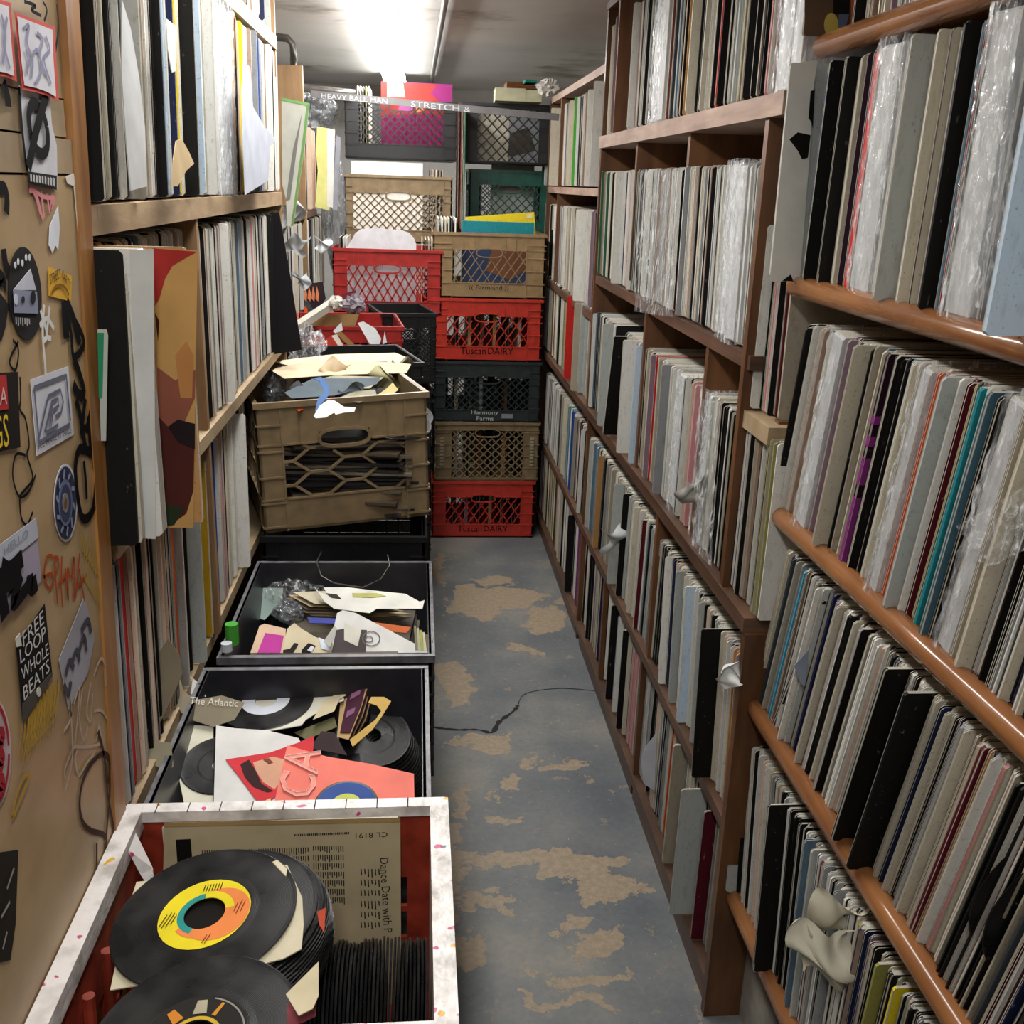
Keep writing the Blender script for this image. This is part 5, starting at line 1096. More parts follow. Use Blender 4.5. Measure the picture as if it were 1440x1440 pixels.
def outline_text(s, pl, a, b, c, parent):
    lettering(s, pl.at(*a, .0022), pl.at(*b, .0022), pl.at(*c, .0022), flatmat('#ef9a8c'), parent)
    vs, fs = text_mesh(s); A, B, C_ = pl.at(*a, .0028), pl.at(*b, .0028), pl.at(*c, .0028); cnt = {}
    for f in fs:
        for i in range(len(f)): e = tuple(sorted((f[i], f[(i+1) % len(f)]))); cnt[e] = cnt.get(e, 0)+1
    mb = MB()
    for (i, j), n in cnt.items():
        if n == 1: mb.bar(A+(B-A)*vs[i][0]+(C_-A)*vs[i][1], A+(B-A)*vs[j][0]+(C_-A)*vs[j][1], .0016, .0004, pl.n.cross(B-A).normalized())
    child(mb.build('letter_outline', flatmat('#f6e2dc')), parent)
outline_text('RCA', pl, (436, 1156), (452, 1056), (384, 1147), o)
vs_, fs_ = text_mesh('RCA')
# white crumple top of tote left: grey torn paper
for lb, pts, zz, hc, tl in (('grey brown torn paper flap standing at the left of the charcoal crate', [(192, 970), (236, 898), (252, 920), (256, 948), (238, 990), (216, 1034), (206, 1008)], .86, '#7d7360', (.4, 2.2)),
                            ('curled grey paper strip with white lettering above the left crate wall', [(252, 948), (258, 972), (276, 984), (312, 978), (344, 988), (330, 1012), (300, 1022), (262, 1010), (246, 990), (248, 960)], .83, '#938a76', (.1, .8)),
                            ('small grey paper scrap hanging over the left crate wall', [(204, 1062), (214, 1042), (240, 1044), (244, 1078), (236, 1084), (206, 1072)], .80, '#8f8871', (.2, 1.0)),
                            ('white torn paper corner behind the grey strip', [(266, 950), (282, 962), (290, 980), (268, 976)], .80, '#cfccc6', (.1, .8))):
    o, pl = sheet('torn_paper', lb, 'paper', pts, zz, hc, tl, .001)
    if 'lettering' in lb: wr('The Atlantic', pl, (266, 990), (334, 994), (268, 980), '#e2ddd0', o, .002)
# second charcoal crate
g6 = 'papers in the second charcoal crate'
def sh3(lb, pts, zz, hc, tl=(0, .3), name='paper_sleeve', cat='sleeve'): return sheet(name, lb, cat, pts, zz, hc, tl)
sh3('grey green plastic film at the left rear of the second charcoal crate', [(371, 812), (400, 815), (396, 846), (372, 872), (366, 870)], .76, '#8fa09a', (0, .9), 'plastic_film', 'plastic')
crumple('plastic_bag', 'clear bag bulging at the left in the second charcoal crate', 'bag', onz(418, 832, .73), .065, .05, .035, 'plastic', 12, 12, .18)
crumple('plastic_bag', 'dark clear bag low at the left in the second charcoal crate', 'bag', onz(408, 860, .72), .035, .04, .02, 'bag', 13, 10, .2)
MB_ = [onz(x, y, .80+.02*math.sin(i)) for i, (x, y) in enumerate([(452, 776), (445, 790), (452, 810), (470, 820), (510, 826), (535, 815), (548, 795), (545, 780)])]
o = MB().tube(MB_, .0012, 6).build('wire', M['pipe'], smooth=True); tag(o, 'thin looped wire hanging into the second charcoal crate', 'wire')
for i in range(8):
    zz = .700+.008*i; x0 = 404+rr.uniform(-6, 8); y0_ = 862-4.2*i
    o, pl = sh3('cream sleeve in the layered rear stack of the second charcoal crate', [(x0, y0_), (x0+66+rr.uniform(0, 20), y0_-3), (x0+170, y0_+14), (x0+120, y0_+18), (x0+30, y0_+16)], zz, ['#a99c80', '#c9bda0', '#8c8068', '#c4b28c', '#bdb29a', '#7c6c58', '#b9a888', '#c9c0a8'][i], (0, .12)); o['group'] = g6
sh3('blue and violet sleeve edge across the second charcoal crate', [(432, 868), (476, 870), (476, 877), (436, 876)], .742, '#4a4f9c')
sh3('orange and blue sleeve edge right of the leaning white sleeve', [(520, 874), (578, 882), (572, 890), (548, 888)], .742, '#b8603a')
o, pl = sh3('long white sleeve lying along the back of the second charcoal crate', [(441, 824), (448, 832), (462, 838), (455, 826), (490, 826), (540, 832), (570, 835), (590, 846), (597, 844), (594, 856), (530, 856), (520, 862), (470, 856), (455, 845)], .772, '#d9d8d0', (0, .2))
poly(pl, [(495, 834), (530, 834), (543, 838), (522, 840), (496, 839)], '#b9b56a', o, .0015); poly(pl, [(458, 834), (474, 836), (480, 842), (466, 840)], '#3a3630', o, .0015)
o, pl = sh3('white sleeve leaning at an angle with a grey swirl and torn label', [(474, 862), (482, 858), (500, 862), (545, 885), (600, 914), (604, 918), (462, 918), (470, 880)], .775, '#cfcecb', (0, .5))
poly(pl, [(473, 886), (484, 884), (516, 886), (514, 918), (466, 918)], '#4a4444', o, .0015, 'print'); poly(pl, [(484, 876), (508, 886), (503, 909), (484, 900)], '#c9c6ba', o, .0025, 'torn_label')
ribbon(pl, ell(522, 898, 12, 10, 16)+[ell(522, 898, 12, 10, 16)[0]], .002, flatmat('#6a6a6c'), o, .002); ribbon(pl, ell(519, 899, 5, 4, 10)+[ell(519, 899, 5, 4, 10)[0]], .002, flatmat('#6a6a6c'), o, .002)
o, pl = sh3('magenta single sleeve with a pale border in the second charcoal crate', [(365, 880), (372, 877), (402, 884), (400, 918), (352, 918)], .782, '#d2b49a', (0, .5)); poly(pl, [(373, 890), (399, 894), (394, 918), (362, 918)], '#b43f92', o, .0015)
o, pl = sh3('cream torn sleeve with dark figures beside the magenta sleeve', [(404, 884), (414, 876), (424, 884), (444, 896), (468, 904), (466, 918), (396, 918)], .784, '#cbbfa2', (0, .5))
poly(pl, [(398, 914), (408, 912), (414, 904), (420, 905), (412, 918), (398, 918)], '#2a2422', o, .0015); poly(pl, [(424, 914), (434, 904), (444, 908), (436, 918), (424, 918)], '#1d1a1b', o, .0015); poly(pl, [(432, 914), (438, 908), (442, 910), (438, 917)], '#d6d8e0', o, .002); poly(pl, [(448, 896), (466, 904), (464, 916), (452, 912)], '#cfd6e2', o, .0015)
sh3('grey white sleeve edge rising beside the dark torn sleeve', [(455, 902), (470, 880), (474, 884), (464, 910)], .78, '#bdbcb6', (0, .8))
for i in range(5):
    o, pl = sh3('pale sleeve edge standing at the right wall of the second charcoal crate', [(584+4*i, 914), (582+4*i, 880+3*i), (585+4*i, 880+3*i), (588+4*i, 914)], .76, ['#8a8468', '#b9b49a', '#a9b060', '#cfc9b0', '#7d6f56'][i], (0, .9)); o['group'] = g6
o = MB().tube([V((0, 0, 0)), V((.0, 0, .028)), V((.0, .0, .036))], .011, 14).build('bottle', flatmat('#4a9c3a', .3), None, Matrix.Translation(onz(327, 905, .805))); tag(o, 'small green bottle standing on the low left shelf edge', 'bottle')
o = MB().tube([V((0, 0, 0)), V((.0, 0, .014))], .009, 12).build('cup', flatmat('#c3c8d0', .3), None, Matrix.Translation(onz(319, 915, .805))); tag(o, 'tiny pale cup in front of the green bottle', 'cup')

# --- brown tilted crate contents
g7 = 'papers stuffed into the tilted brown crate'
Pz = 1.10
bundle('heap of sleeves filling the tilted brown crate', -.15, 2.34, .832, 1.02, .28, .26, 8)  # dark card colours stand in for the shade inside this crate
for i, (pts, hc, lb) in enumerate((
    ([(380, 520), (440, 506), (560, 510), (578, 512), (572, 524), (470, 527), (400, 532)], '#cdb99c', 'long cream sleeve lying highest across the tilted brown crate'),
    ([(384, 508), (470, 498), (556, 496), (578, 505), (560, 512), (420, 518)], '#d9c7ac', 'pale peach sleeve at the back of the tilted brown crate'),
    ([(420, 540), (470, 528), (540, 530), (520, 546), (440, 546)], '#9a947c', 'grey cream sleeve in the middle of the tilted brown crate'),
    ([(400, 552), (440, 532), (500, 532), (536, 530), (530, 540), (470, 556), (410, 560)], '#4f5a62', 'slate plastic wrapped sleeve in the tilted brown crate'),
    ([(470, 562), (500, 550), (528, 548), (530, 558), (505, 566)], '#8c8874', 'olive grey sleeve near the front of the tilted brown crate'),
    ([(545, 560), (560, 548), (552, 538), (545, 545), (530, 556)], '#b3a06a', 'small ochre scrap at the right of the tilted brown crate'),
    ([(520, 545), (510, 540), (524, 538), (528, 544)], '#6a66a0', 'violet corner of a sleeve in the tilted brown crate'),
    ([(412, 572), (418, 560), (428, 558), (430, 574), (420, 578)], '#c8501e', 'orange paper scrap near the front left of the tilted brown crate'),
    ([(378, 525), (395, 512), (404, 520), (392, 530)], '#c9c4bc', 'white scrap at the left of the tilted brown crate'))):
    o, pl = sheet('paper_sleeve', lb, 'sleeve', pts, Pz-.004*i+.015, hc, (0, .05))
    o['group'] = g7
ds = [(-.06, 2.40), (-.045, 2.34), (-.05, 2.28)]
for i, (x, y) in enumerate(ds): record('black single lying at the right inside the tilted brown crate', frame_n((x, y, 1.05-.008*i), (.15, -.25, 1)), .085, None, seg=36, group='black singles at the right of the tilted brown crate')
crumple('plastic_bag', 'dark clear plastic hanging over the left rim of the tilted brown crate', 'bag', onz(385, 545, 1.07), .03, .05, .035, 'bag', 21, 12, .3)
o, pl = sheet('torn_paper', 'white torn paper hanging over the front rim of the tilted brown crate', 'paper', [(441, 585), (450, 570), (462, 562), (470, 563), (484, 572), (500, 573), (498, 579), (484, 580), (472, 583), (470, 580), (458, 587), (444, 588)], 1.135, '#e3e3e0', (0, 1.0))
o, pl = sheet('torn_paper', 'blue curled paper strip over the front of the tilted brown crate', 'paper', [(443, 578), (447, 560), (456, 552), (450, 536), (440, 532), (452, 530), (462, 542), (462, 556), (452, 568), (448, 584)], 1.13, '#4d6a9a', (0, .6))
# paper seen through the hex lattice
for i in range(5):
    a = ony(430+20*i, 652+8*i, 2.42); o = MB().box((-.09, -.002, -.004), (.09, .002, .004)).build('paper_sleeve', flatmat(['#a98c78', '#8a8678', '#5a5844', '#8f8872', '#4c5548'][i]), None, Matrix.Translation(a) @ Matrix.Rotation(.45, 4, 'Y')); tag(o, 'slanting sleeve edge seen through the hexagonal lattice of the brown crate', 'sleeve', g7)
# things behind the brown crate
c5 = crate('milk_crate', 'black open crate with grey rim behind the tilted brown crate', T_(-.19, 3.05, .80, .25), .34, .33, .26, 'blackc', 'grid', 'grid', .2, .2, .1, .03, .004, rimmat=None)
c6 = crate('milk_crate', 'small red milk crate of junk behind the black open crate', T_(-.235, 3.62, .82, .1), .34, .36, .27, 'redc', 'grid', 'diamond', .2, .2, .1, .03, .004)
c7 = crate('milk_crate', 'black milk crate beside the small red one, in front of the back red crate', T_(-.06, 3.98, .83, .2), .20, .33, .26, 'blackc', 'diamond', None, .2, .2, .1, .03, .004)
for (x, y) in ((-.19, 3.05), (-.235, 3.62), (-.06, 3.98)):
    for k in range(3): crate('milk_crate', f"black milk crate, {ORD[k]} from the floor, hidden behind the tilted brown crate stack", T_(x, y, .27*k, .1), .34 if y < 3.9 else .2, .33, .265, 'blackc', 'grid', 'grid', .3, .2, .1, .03, group='hidden black crates behind the brown crate', handle=False)
def sq(lb, pts, y, hc, name='paper_sleeve', cat='sleeve', t=.003):
    pl = Plane((0, y, 0), (1, y, .0), (0, y+.25, 1)); q = [pl.at(*p) for p in pts]; o = MB().prism([v-q[0] for v in q], pl.n, t).build(name, flatmat(hc), None, Matrix.Translation(q[0])); tag(o, lb, cat); return o, pl
o, pl = sq('tan folded cardboard sleeve in the black open crate at the back', [(425, 462), (460, 442), (505, 442), (498, 462), (490, 480), (440, 480)], 3.25, '#8a7048')
o, pl = sq('white curled paper standing in the black open crate', [(503, 454), (511, 452), (528, 462), (536, 476), (534, 484), (520, 484)], 3.0, '#dfe0e2')
o, pl = sq('second white paper point in the black open crate', [(541, 466), (544, 482), (538, 484)], 3.0, '#cfd2d6')
o, pl = sq('white folded card poking above the black open crate', [(468, 466), (480, 453), (482, 464), (474, 470)], 3.1, '#dcdde2')
o, pl = sq('red sleeve lying in front of the black open crate', [(452, 480), (466, 472), (478, 490), (456, 490)], 2.95, '#b03a30')
o, pl = sq('brown card edge in the black open crate', [(472, 468), (480, 466), (502, 488), (494, 490)], 2.98, '#8f6c44')
o, pl = sq('white card edge beside the brown card in the black open crate', [(466, 472), (474, 470), (484, 488), (474, 490)], 2.97, '#d6cfc2')
o, pl = sq('dark record cover with orange flames pattern behind the white rolled tube', [(411, 402), (454, 396), (458, 420), (446, 440), (412, 444)], 3.75, '#2a2024')
for k in range(6): poly(pl, [(416+5.5*k, 420), (418+5.5*k, 402), (421+5.5*k, 414), (420+5.5*k, 424)], '#c87a52', o, .002)
ob = disc_on(pl, 'orange labelled single leaning before the dark cover at the back left', 424, 438, 17, '#d0531c')
o = MB().bar(ony(408, 466, 3.3), ony(472, 424, 3.5), .03, .022).build('paper_roll', flatmat('#bdb8ac')); tag(recenter(o, ony(408, 466, 3.3)), 'pale rolled tube lying across the crates at the back left', 'roll')
crumple('paper_scrap', 'white crumpled end of the rolled tube', 'paper', ony(472, 426, 3.45), .022, .02, .02, '#dcd8cc', 31, 8)
crumple('plastic_bag', 'grey crumpled bag in the small red crate', 'bag', ony(498, 428, 3.6), .035, .03, .03, '#8e8790', 32, 10)
crumple('plastic_bag', 'clear crumpled plastic left of the black open crate', 'bag', ony(432, 490, 2.9), .045, .05, .06, 'plastic', 33, 12)
sq('maroon sleeve corner above the small red crate', [(480, 414), (500, 408), (502, 420), (484, 424)], 3.7, '#6a2434')

# ------------------------------------------------------------------ sleeves standing askew on the shelves
def askew(label, X, y, zb, code, L=0., t=.004, side=1, seed=5, h=H, group=None, rz=0.):
    r = random.Random(seed); T = frame_of(dict(x=X, y=y, z=zb, L=L, side=side)) @ Matrix.Rotation(rz, 4, 'Z'); mb = MB(); sleeve(mb, Matrix(), t, code, r, 'spine', h, keep=True); o = mb.build('record_sleeve', M['sleeve'], None, T); return tag(o, label, 'record', group)
def at_y(px, py, y): return ony(px, py, y).x
# white torn sleeve at the first near shelf
yw = 1.605; o = askew('white torn sleeve jutting out at the far end of the second railed shelf', at_y(1098, 240, yw), yw, 1.425, 'LG', -.02, .005)
plw = Plane((0, yw-.0032, 0), (1, yw-.0032, 0), (0, yw-.0032, 1))
poly(plw, [(1112, 90), (1150, 84), (1143, 130), (1140, 200), (1125, 395), (1083, 396)], '#c4c5bf', o, .0006, 'cover'); poly(plw, [(1140, 128), (1146, 126), (1143, 180), (1141, 172), (1137, 166)], '#100f0f', o, .0012, 'torn_patch'); poly(plw, [(1110, 196), (1122, 186), (1140, 190), (1136, 222), (1128, 224), (1122, 212)], '#100f0f', o, .0012, 'torn_patch'); poly(plw, [(1100, 395), (1112, 386), (1116, 396)], '#0f0e0e', o, .0012, 'torn_patch')
yw = 1.62; o = askew('brown picture sleeve with yellow and orange shapes jutting out at the top shelf', at_y(1130, 30, yw), yw, 1.775, 'N', 0, .004)
plw = Plane((0, yw-.003, 0), (1, yw-.003, 0), (0, yw-.003, 1))
poly(plw, [(1131, -60), (1212, -60), (1206, 45), (1165, 50), (1132, 50)], '#5a4636', o, .0006, 'cover'); poly(plw, [(1172, -60), (1198, -60), (1194, 22), (1172, 20)], '#1a1716', o, .001, 'print'); poly(plw, ell(1169, 35, 10, 17, 18), '#b9a452', o, .0016, 'print'); poly(plw, [(1180, 20), (1194, 20), (1188, 44), (1178, 46)], '#5e6480', o, .0016, 'print'); poly(plw, [(1196, -60), (1212, -60), (1204, 44), (1196, 46), (1197, 20)], '#b5603c', o, .0016, 'print')
# leaning black one on the fourth near shelf
yb = 1.50; o = askew('black sleeve with grey outlines leaning steeply on the fourth railed shelf', at_y(1082, 1050, yb), yb, .693, 'K', .46, .005)
c_ = [(.003, .02), (.035, .02), (.035, .05), (.003, .05)]
def loc_outline(o, x0, z0, x1, z1, hc, y=-.0031, w_=.0016):
    mb = MB()
    for a, b in (((x0, z0), (x1, z0)), ((x1, z0), (x1, z1)), ((x1, z1), (x0, z1)), ((x0, z1), (x0, z0))): mb.bar((a[0], y, a[1]), (b[0], y, b[1]), w_, .0004, V((0, 1, 0)))
    mb.build('outline_print', flatmat(hc), o)
loc_outline(o, .006, .035, .045, .065, '#8d8d8a'); loc_outline(o, .008, .115, .045, .165, '#9a8a84'); facedecal(o, [(.012, .08), (.017, .08), (.019, .105), (.014, .105)], '#a4332c', -.0031); facedecal(o, [(.010, .118), (.043, .118), (.043, .150), (.010, .150)], '#3a1715', -.0029)
o, pl = sheet('inner_sleeve', 'grey blue inner sleeve corner poking out above the black leaning sleeve', 'sleeve', [(1117, 936), (1137, 914), (1132, 965), (1126, 962)], .86, '#7f8798', (0, 8)); 
# vinyl edges showing on the fourth near shelf
for i, (px, py) in enumerate(((1378, 1235), (1398, 1262))):
    y = onx(px+14, py, .60).y; rr__ = .150; zc = .693+.158
    record('large black disc bulging from its sleeve on the fourth railed shelf, %s' % ('left' if i == 0 else 'right'), frame_n((at_y(px, py, y)+rr__-.002, y, zc), (0, 1, .25), 0), rr__, None, seg=72)
o, pl = sheet('inner_sleeve', 'cream torn inner sleeve poking out on the fourth railed shelf', 'sleeve', [(1337, 1194), (1350, 1140), (1368, 1126), (1372, 1136), (1352, 1200), (1344, 1228)], .84, '#c7bc9c', (-2, 8))
# white paper bursting out at the lowest near shelf
def floppy(label, c, s, mat, seed, group=None):
    r = random.Random(seed); n = 14; vs = []; fs = []; ph = [r.uniform(0, 6) for _ in range(6)]
    for i in range(n+1):
        for j in range(n+1):
            u, v_ = i/n-.5, j/n-.5; y = .35*math.sin(4*u+ph[0])*math.cos(3.4*v_+ph[1])+.16*math.sin(9*u+7*v_+ph[2]); x = u*1.1+.22*math.sin(5*v_+ph[3]); z = v_+.2*math.sin(6*u+ph[4]); vs.append((x*s, y*s, z*s))
    for i in range(n):
        for j in range(n): a = i*(n+1)+j; fs.append((a, a+1, a+n+2, a+n+1))
    o = MB().add(vs, fs).build('torn_paper', flatmat(mat, .6), None, Matrix.Translation(c), smooth=True); return tag(o, label, 'paper', group)
floppy('white crumpled tissue bursting out of the lowest railed shelf', onx(1165, 1345, .575), .085, '#d6d1bf', 3)
floppy('cream torn paper just above the white tissue on the lowest railed shelf', onx(1172, 1290, .585), .06, '#c3bda8', 5)
floppy('white crumpled paper poking from the knee high shelf', onx(868, 758, .565), .07, '#d2d6d6', 6)
floppy('small white paper scrap by the end upright of the knee high shelf', onx(1029, 950, .555), .04, '#d9dad8', 8)
floppy('white paper tuft hanging from the chest high shelf near the middle', onx(975, 690, .555), .05, '#b9b7b0', 9)
o, pl = sheet('inner_sleeve', 'pale lilac inner sleeve drooping from the floor level shelf', 'sleeve', [(901, 1070), (908, 1050), (924, 1030), (920, 1112), (905, 1102)], .22, '#b4b6be', (0, 6))
# hanging plastic in the second row of the flat edged unit
o, pl = None, None
def film(label, X, pts, tint='plastic', n=12):
    pl = Plane((X, 0, 0), (X, 1, 0), (X, 0, 1)); a, b, c, d = [pl.at(*p) for p in pts]; r = random.Random(len(label)); vs = []
    for i in range(n+1):
        for j in range(n+1):
            u, v_ = i/n, j/n; p = a.lerp(b, u).lerp(d.lerp(c, u), v_); vs.append(p+V((r.uniform(-.004, .004), 0, 0))-a)
    o = MB().add(vs, [(i*(n+1)+j, i*(n+1)+j+1, (i+1)*(n+1)+j+1, (i+1)*(n+1)+j) for i in range(n) for j in range(n)]).build('plastic_film', M[tint], None, Matrix.Translation(a), smooth=True); return tag(o, label, 'plastic')
film('clear plastic sleeve hanging down past the second shelf of the flat edged unit', .560, [(903, 238), (955, 240), (945, 446), (892, 438)])
film('crinkled plastic film sagging from the chest high shelf of the flat edged unit', .556, [(985, 560), (1010, 565), (1000, 800), (972, 760)])
film('clear torn plastic bag on the middle railed shelf at the right picture edge', .588, [(1345, 740), (1445, 682), (1450, 770), (1385, 800)])
film('clear plastic cover hanging low on the first railed shelf at the right', .590, [(1375, 160), (1432, 70), (1410, 440), (1360, 430)])
# black sleeve leaning in the chest high shelf
yb = 2.93; o = askew('black sleeve leaning diagonally beside the cream lettered sleeve', at_y(848, 600, yb), yb, .855, 'K', .26, .004)
# picture and lettering on some jutting covers
def feat(key, code, k=0):
    L = [q for q in ALL if q['key'] == key and q['code'] == code and q.get('jut') and q.get('ind')]; L.sort(key=lambda q: -q['y']); return L[k]['obj'] if len(L) > k else None
q = [q for q in ALL if q['key'] == 'M3' and q['code'] == 'C' and q.get('jut') and q.get('ind') and 2.4 < q['y'] < 3.0]
if q:
    o = q[0]['obj']; t = q[0]['t']; y = -t/2-.0008; p = q[0]['jut']; o['label'] = 'cream jutting sleeve with bold black SING letters on the chest high shelf'
    lettering('SING', (.004, y, .268), (p-.004, y, .268), (.004, y, .283), M['black'], o, local=True); lettering('HEA', (.004, y, .245), (p-.012, y, .245), (.004, y, .260), M['black'], o, local=True)
    for z0, z1, hc in ((.06, .10, '#b0432e'), (.14, .155, '#5a564c'), (.03, .036, '#8a8678')): facedecal(o, [(.012, z0), (p-.012, z0), (p-.016, z1), (.016, z1)], hc, y)
q = [q for q in ALL if q['key'] == 'M3' and q['code'] == 'TB' and q.get('ind')]
if q:
    o = q[0]['obj']; t = q[0]['t']; y = -t/2-.0006; facedecal(o, [(.002, .12), (.05, .12), (.05, .21), (.002, .21)], '#5aa79c', y); facedecal(o, [(.002, .0), (.05, .0), (.05, .12), (.002, .12)], '#4a2434', y); facedecal(o, [(.004, .05), (.03, .06), (.04, .09), (.01, .10)], '#b5603c', y-.0004)
q = [q for q in ALL if q['key'] == 'M3' and q['code'] == 'R' and q.get('jut')]
if q and q[0].get('ind'):
    o = q[0]['obj']; y = -q[0]['t']/2-.0006; facedecal(o, [(0.001, .0), (.05, .03), (.05, .2), (0.001, .17)], '#1a1718', y); facedecal(o, [(0.001, .17), (.05, .2), (.05, .225), (0.001, .195)], '#d9d9d6', y-.0003); facedecal(o, [(0.001, .06), (.05, .07), (.05, .13), (0.001, .10)], '#c9c9c6', y-.0003)
q = [q for q in ALL if q['key'] == 'M4' and q['code'] == 'K' and q.get('jut') and q.get('ind') and q['y'] < 2.0]
if q:
    o = q[0]['obj']; y = -q[0]['t']/2-.0008; facedecal(o, [(.001, .02), (.03, .012), (.054, .03), (.054, .075), (.03, .07), (.001, .05)], '#a04a30', y)
q = [q for q in ALL if q['key'] == 'N2' and q['code'] == 'BP' and q.get('ind')]
if q:
    o = q[0]['obj']; t = q[0]['t']; y = -t/2-.0008; p = q[0].get('jut', .01)
    for z0, z1 in ((.0, .105), (.125, .165), (.182, .197), (.214, .226)):
        facedecal(o, [(.0005, z0), (max(p, .008)+.004, z0), (max(p, .008)+.004, z1), (.0005, z1)], '#84307a', y); MB().box((-.0006, -t/2, z0), (0, t/2, z1)).build('spine_print', flatmat('#84307a'), o)
# left unit: big jutting sleeves at its near end
for lb, px, py, y, code, L, t in (('black jutting sleeve with a green panel at the near end of the left unit', 178, 560, 1.085, 'K', -.10, .004), ('cream worn sleeve jutting beside the black one at the left unit', 186, 560, 1.098, 'C', -.08, .012), ('white box sleeve jutting out at the near end of the left unit', 218, 560, 1.125, 'W', 0, .02), ('jutting picture sleeve of red sky and a golden hand at the left unit', 276, 560, 1.168, 'TAN', 0, .005)):
    x = at_y(px, py, y); o = askew(lb, x, y, 1.163, code, L, t, -1, int(px)); yn = y-t/2-.0012; pl = Plane((0, yn, 0), (1, yn, 0), (0, yn, 1))
    if code == 'TAN':
        poly(pl, [(214, 349), (278, 352), (276, 470), (272, 742), (222, 742), (221, 500)], '#c0955a', o, .0004, 'cover'); poly(pl, [(214, 349), (277, 354), (262, 362), (242, 374), (232, 392), (224, 420), (218, 430)], '#a4302c', o, .001, 'picture')
        poly(pl, [(221, 516), (246, 535), (275, 520), (274, 560), (256, 602), (236, 600), (222, 585)], '#8c5442', o, .001, 'picture'); poly(pl, [(222, 585), (236, 600), (256, 604), (274, 600), (272, 690), (262, 722), (240, 738), (222, 705)], '#4c2420', o, .0014, 'picture')
        poly(pl, [(236, 600), (250, 590), (274, 596), (274, 632), (250, 622)], '#241a1e', o, .0018, 'picture'); poly(pl, [(222, 705), (240, 712), (258, 714), (245, 738), (222, 742)], '#2a3424', o, .0018, 'picture'); poly(pl, [(218, 440), (221, 470), (222, 480), (224, 452)], '#3a1c1a', o, .0016, 'picture')
        poly(pl, [(246, 500), (262, 480), (272, 500), (270, 560), (254, 560)], '#b8804a', o, .0012, 'picture')
    if code == 'K': poly(pl, [(137, 463), (150, 463), (152, 472), (149, 620), (142, 620)], '#b9bdb4', o, .0006, 'print'); poly(pl, [(137, 468), (146, 468), (144, 560), (139, 560)], '#2f8a62', o, .001, 'print')
    if code == 'W': poly(pl, [(182, 352), (216, 350), (219, 758), (199, 757)], '#c9cbc8', o, .0004, 'cover')
# big black sleeve leaning behind the brown crate
pl = Plane((-.36, 2.45, 1.16), (0, 2.38, 1.16), (-.36, 2.50, 1.5)); q = [pl.at(*p) for p in [(362, 303), (392, 298), (408, 390), (424, 492), (386, 498), (378, 420)]]
o = MB().prism([v-q[0] for v in q], pl.n, .004).build('record_sleeve', flatmat('#161416', .35), None, Matrix.Translation(q[0])); tag(o, 'big plain black sleeve leaning out of the left unit behind the brown crate', 'record')
# papers and inner sleeves poking out of the upper left shelf
LPn = Plane((-.318, 0, 0), (-.318, 1, 0), (-.31, 0, 1))
def flap(lb, pts, hc, name='inner_sleeve', cat='sleeve', off=0.):
    q = [LPn.at(px, py, off) for px, py in pts]; o = MB().prism([v-q[0] for v in q], LPn.n, .0012).build(name, flatmat(hc, .6), None, Matrix.Translation(q[0])); tag(o, lb, cat); return o
flap('grey white inner sleeve flap sticking out of the upper left shelf', [(343, 86), (352, 95), (356, 150), (372, 178), (388, 196), (380, 206), (377, 254), (345, 274), (342, 200), (340, 130)], '#b9bdc9')
flap('folded tan paper corner sticking out of the upper left shelf', [(248, 198), (256, 196), (266, 214), (273, 230), (262, 240), (250, 262), (242, 262), (244, 225)], '#c9b088', 'torn_paper', 'paper')
flap('white crumpled plastic corner over the yellow sleeve of the upper left shelf', [(234, 26), (249, 38), (247, 100), (242, 102), (236, 70)], '#d0d0c6', 'torn_paper', 'paper')
flap('white wide inner sleeve bulging out at the upper left shelf', [(172, 0), (184, 40), (196, 110), (204, 180), (207, 262), (184, 268), (178, 200), (171, 100)], '#cfd0d0')
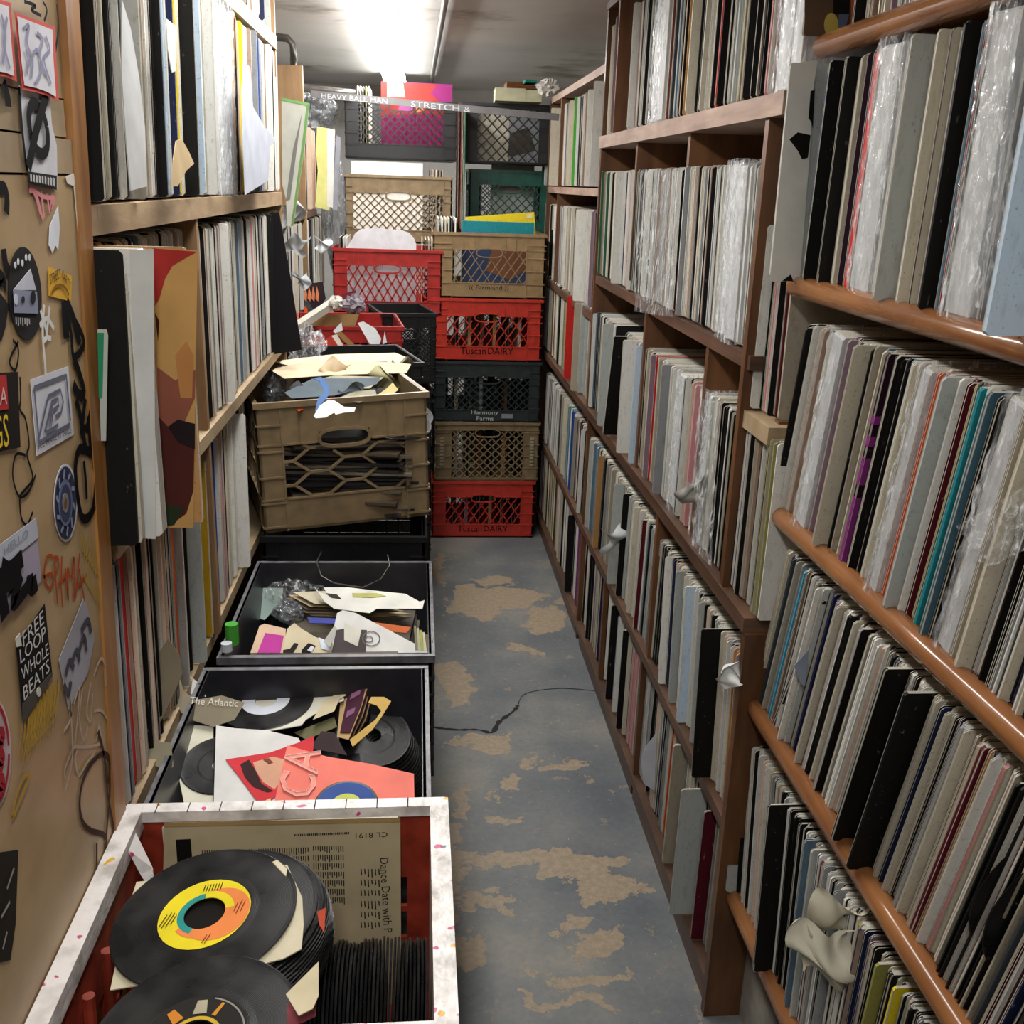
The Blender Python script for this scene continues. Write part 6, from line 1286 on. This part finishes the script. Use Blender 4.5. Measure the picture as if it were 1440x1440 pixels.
# far left: green edged cover, yellow cover, clutter
pg = Plane((-.40, 3.0, 1.4), (0, 2.9, 1.4), (-.40, 3.0, 1.8)); q = [pg.at(*p) for p in [(396, 137), (435, 145), (429, 200), (412, 318), (404, 318), (402, 280), (397, 260)]]
o = MB().prism([v-q[0] for v in q], pg.n, .004).build('record_sleeve', flatmat('#c3c4ba'), None, Matrix.Translation(q[0])); tag(o, 'pale cover with a green edge leaning at the far end of the left unit', 'record')
poly(pg, [(396, 137), (435, 145), (434, 149), (396, 141)], '#7fb06a', o, .001); poly(pg, [(435, 145), (429, 200), (412, 318), (409, 318), (425, 200), (431, 148)], '#6f9c5c', o, .001); poly(pg, [(425, 158), (420, 190), (408, 280), (402, 282), (412, 210)], '#7c7d78', o, .0012)
yl = 4.42; py_ = Plane((0, yl, 0), (1, yl, 0), (0, yl, 1)); q = [py_.at(*p) for p in [(446, 178), (471, 182), (469, 240), (463, 296), (443, 291), (447, 240), (444, 215)]]
o = MB().prism([v-q[0] for v in q], (0, -1, 0), .006).build('record_sleeve', flatmat('#cfce84'), None, Matrix.Translation(q[0])); tag(o, 'pale yellow glossy cover facing out on the far left shelf', 'record')
poly(py_, [(460, 182), (471, 182), (468, 292), (460, 290)], '#d6d6d0', o, .001)
q = [py_.at(*p) for p in [(473, 190), (479, 194), (474, 296), (467, 294)]]; o = MB().prism([v-q[0] for v in q], (0, -1, 0), .006).build('record_sleeve', flatmat('#8a8c94'), None, Matrix.Translation(q[0])); tag(o, 'grey striped cover at the right of the pale yellow one', 'record')
for i, (x, y, z_, s_) in enumerate(((408, 300, 3.05, .06), (418, 345, 3.1, .05), (455, 345, 4.35, .05), (425, 395, 3.3, .04))): floppy(('white crumpled plastic under the green edged cover', 'white crumpled paper lower below the green edged cover', 'white crumpled inner sleeve on the lower far left shelf', 'small white paper tuft above the flame patterned cover')[i], ony(x, y, z_), s_, '#c3c7cb', 40+i)
for i, (px, py, z, s_, hc) in enumerate(((470, 524, 1.11, .055, '#c9b496'), (540, 535, 1.10, .05, '#a9a37e'), (430, 560, 1.08, .05, '#3e4146'), (500, 558, 1.09, .05, '#5a6066'), (560, 520, 1.10, .05, '#8f8a78'))):
    floppy(('bent cream sleeve across the brown tilted crate', 'crumpled olive paper at the right in the tilted brown crate', 'crumpled charcoal wrapper at the left in the tilted brown crate', 'crumpled grey wrapper in the middle of the tilted brown crate', 'taupe paper by the right rim of the tilted brown crate')[i], onz(px, py, z), s_, hc, 60+i)
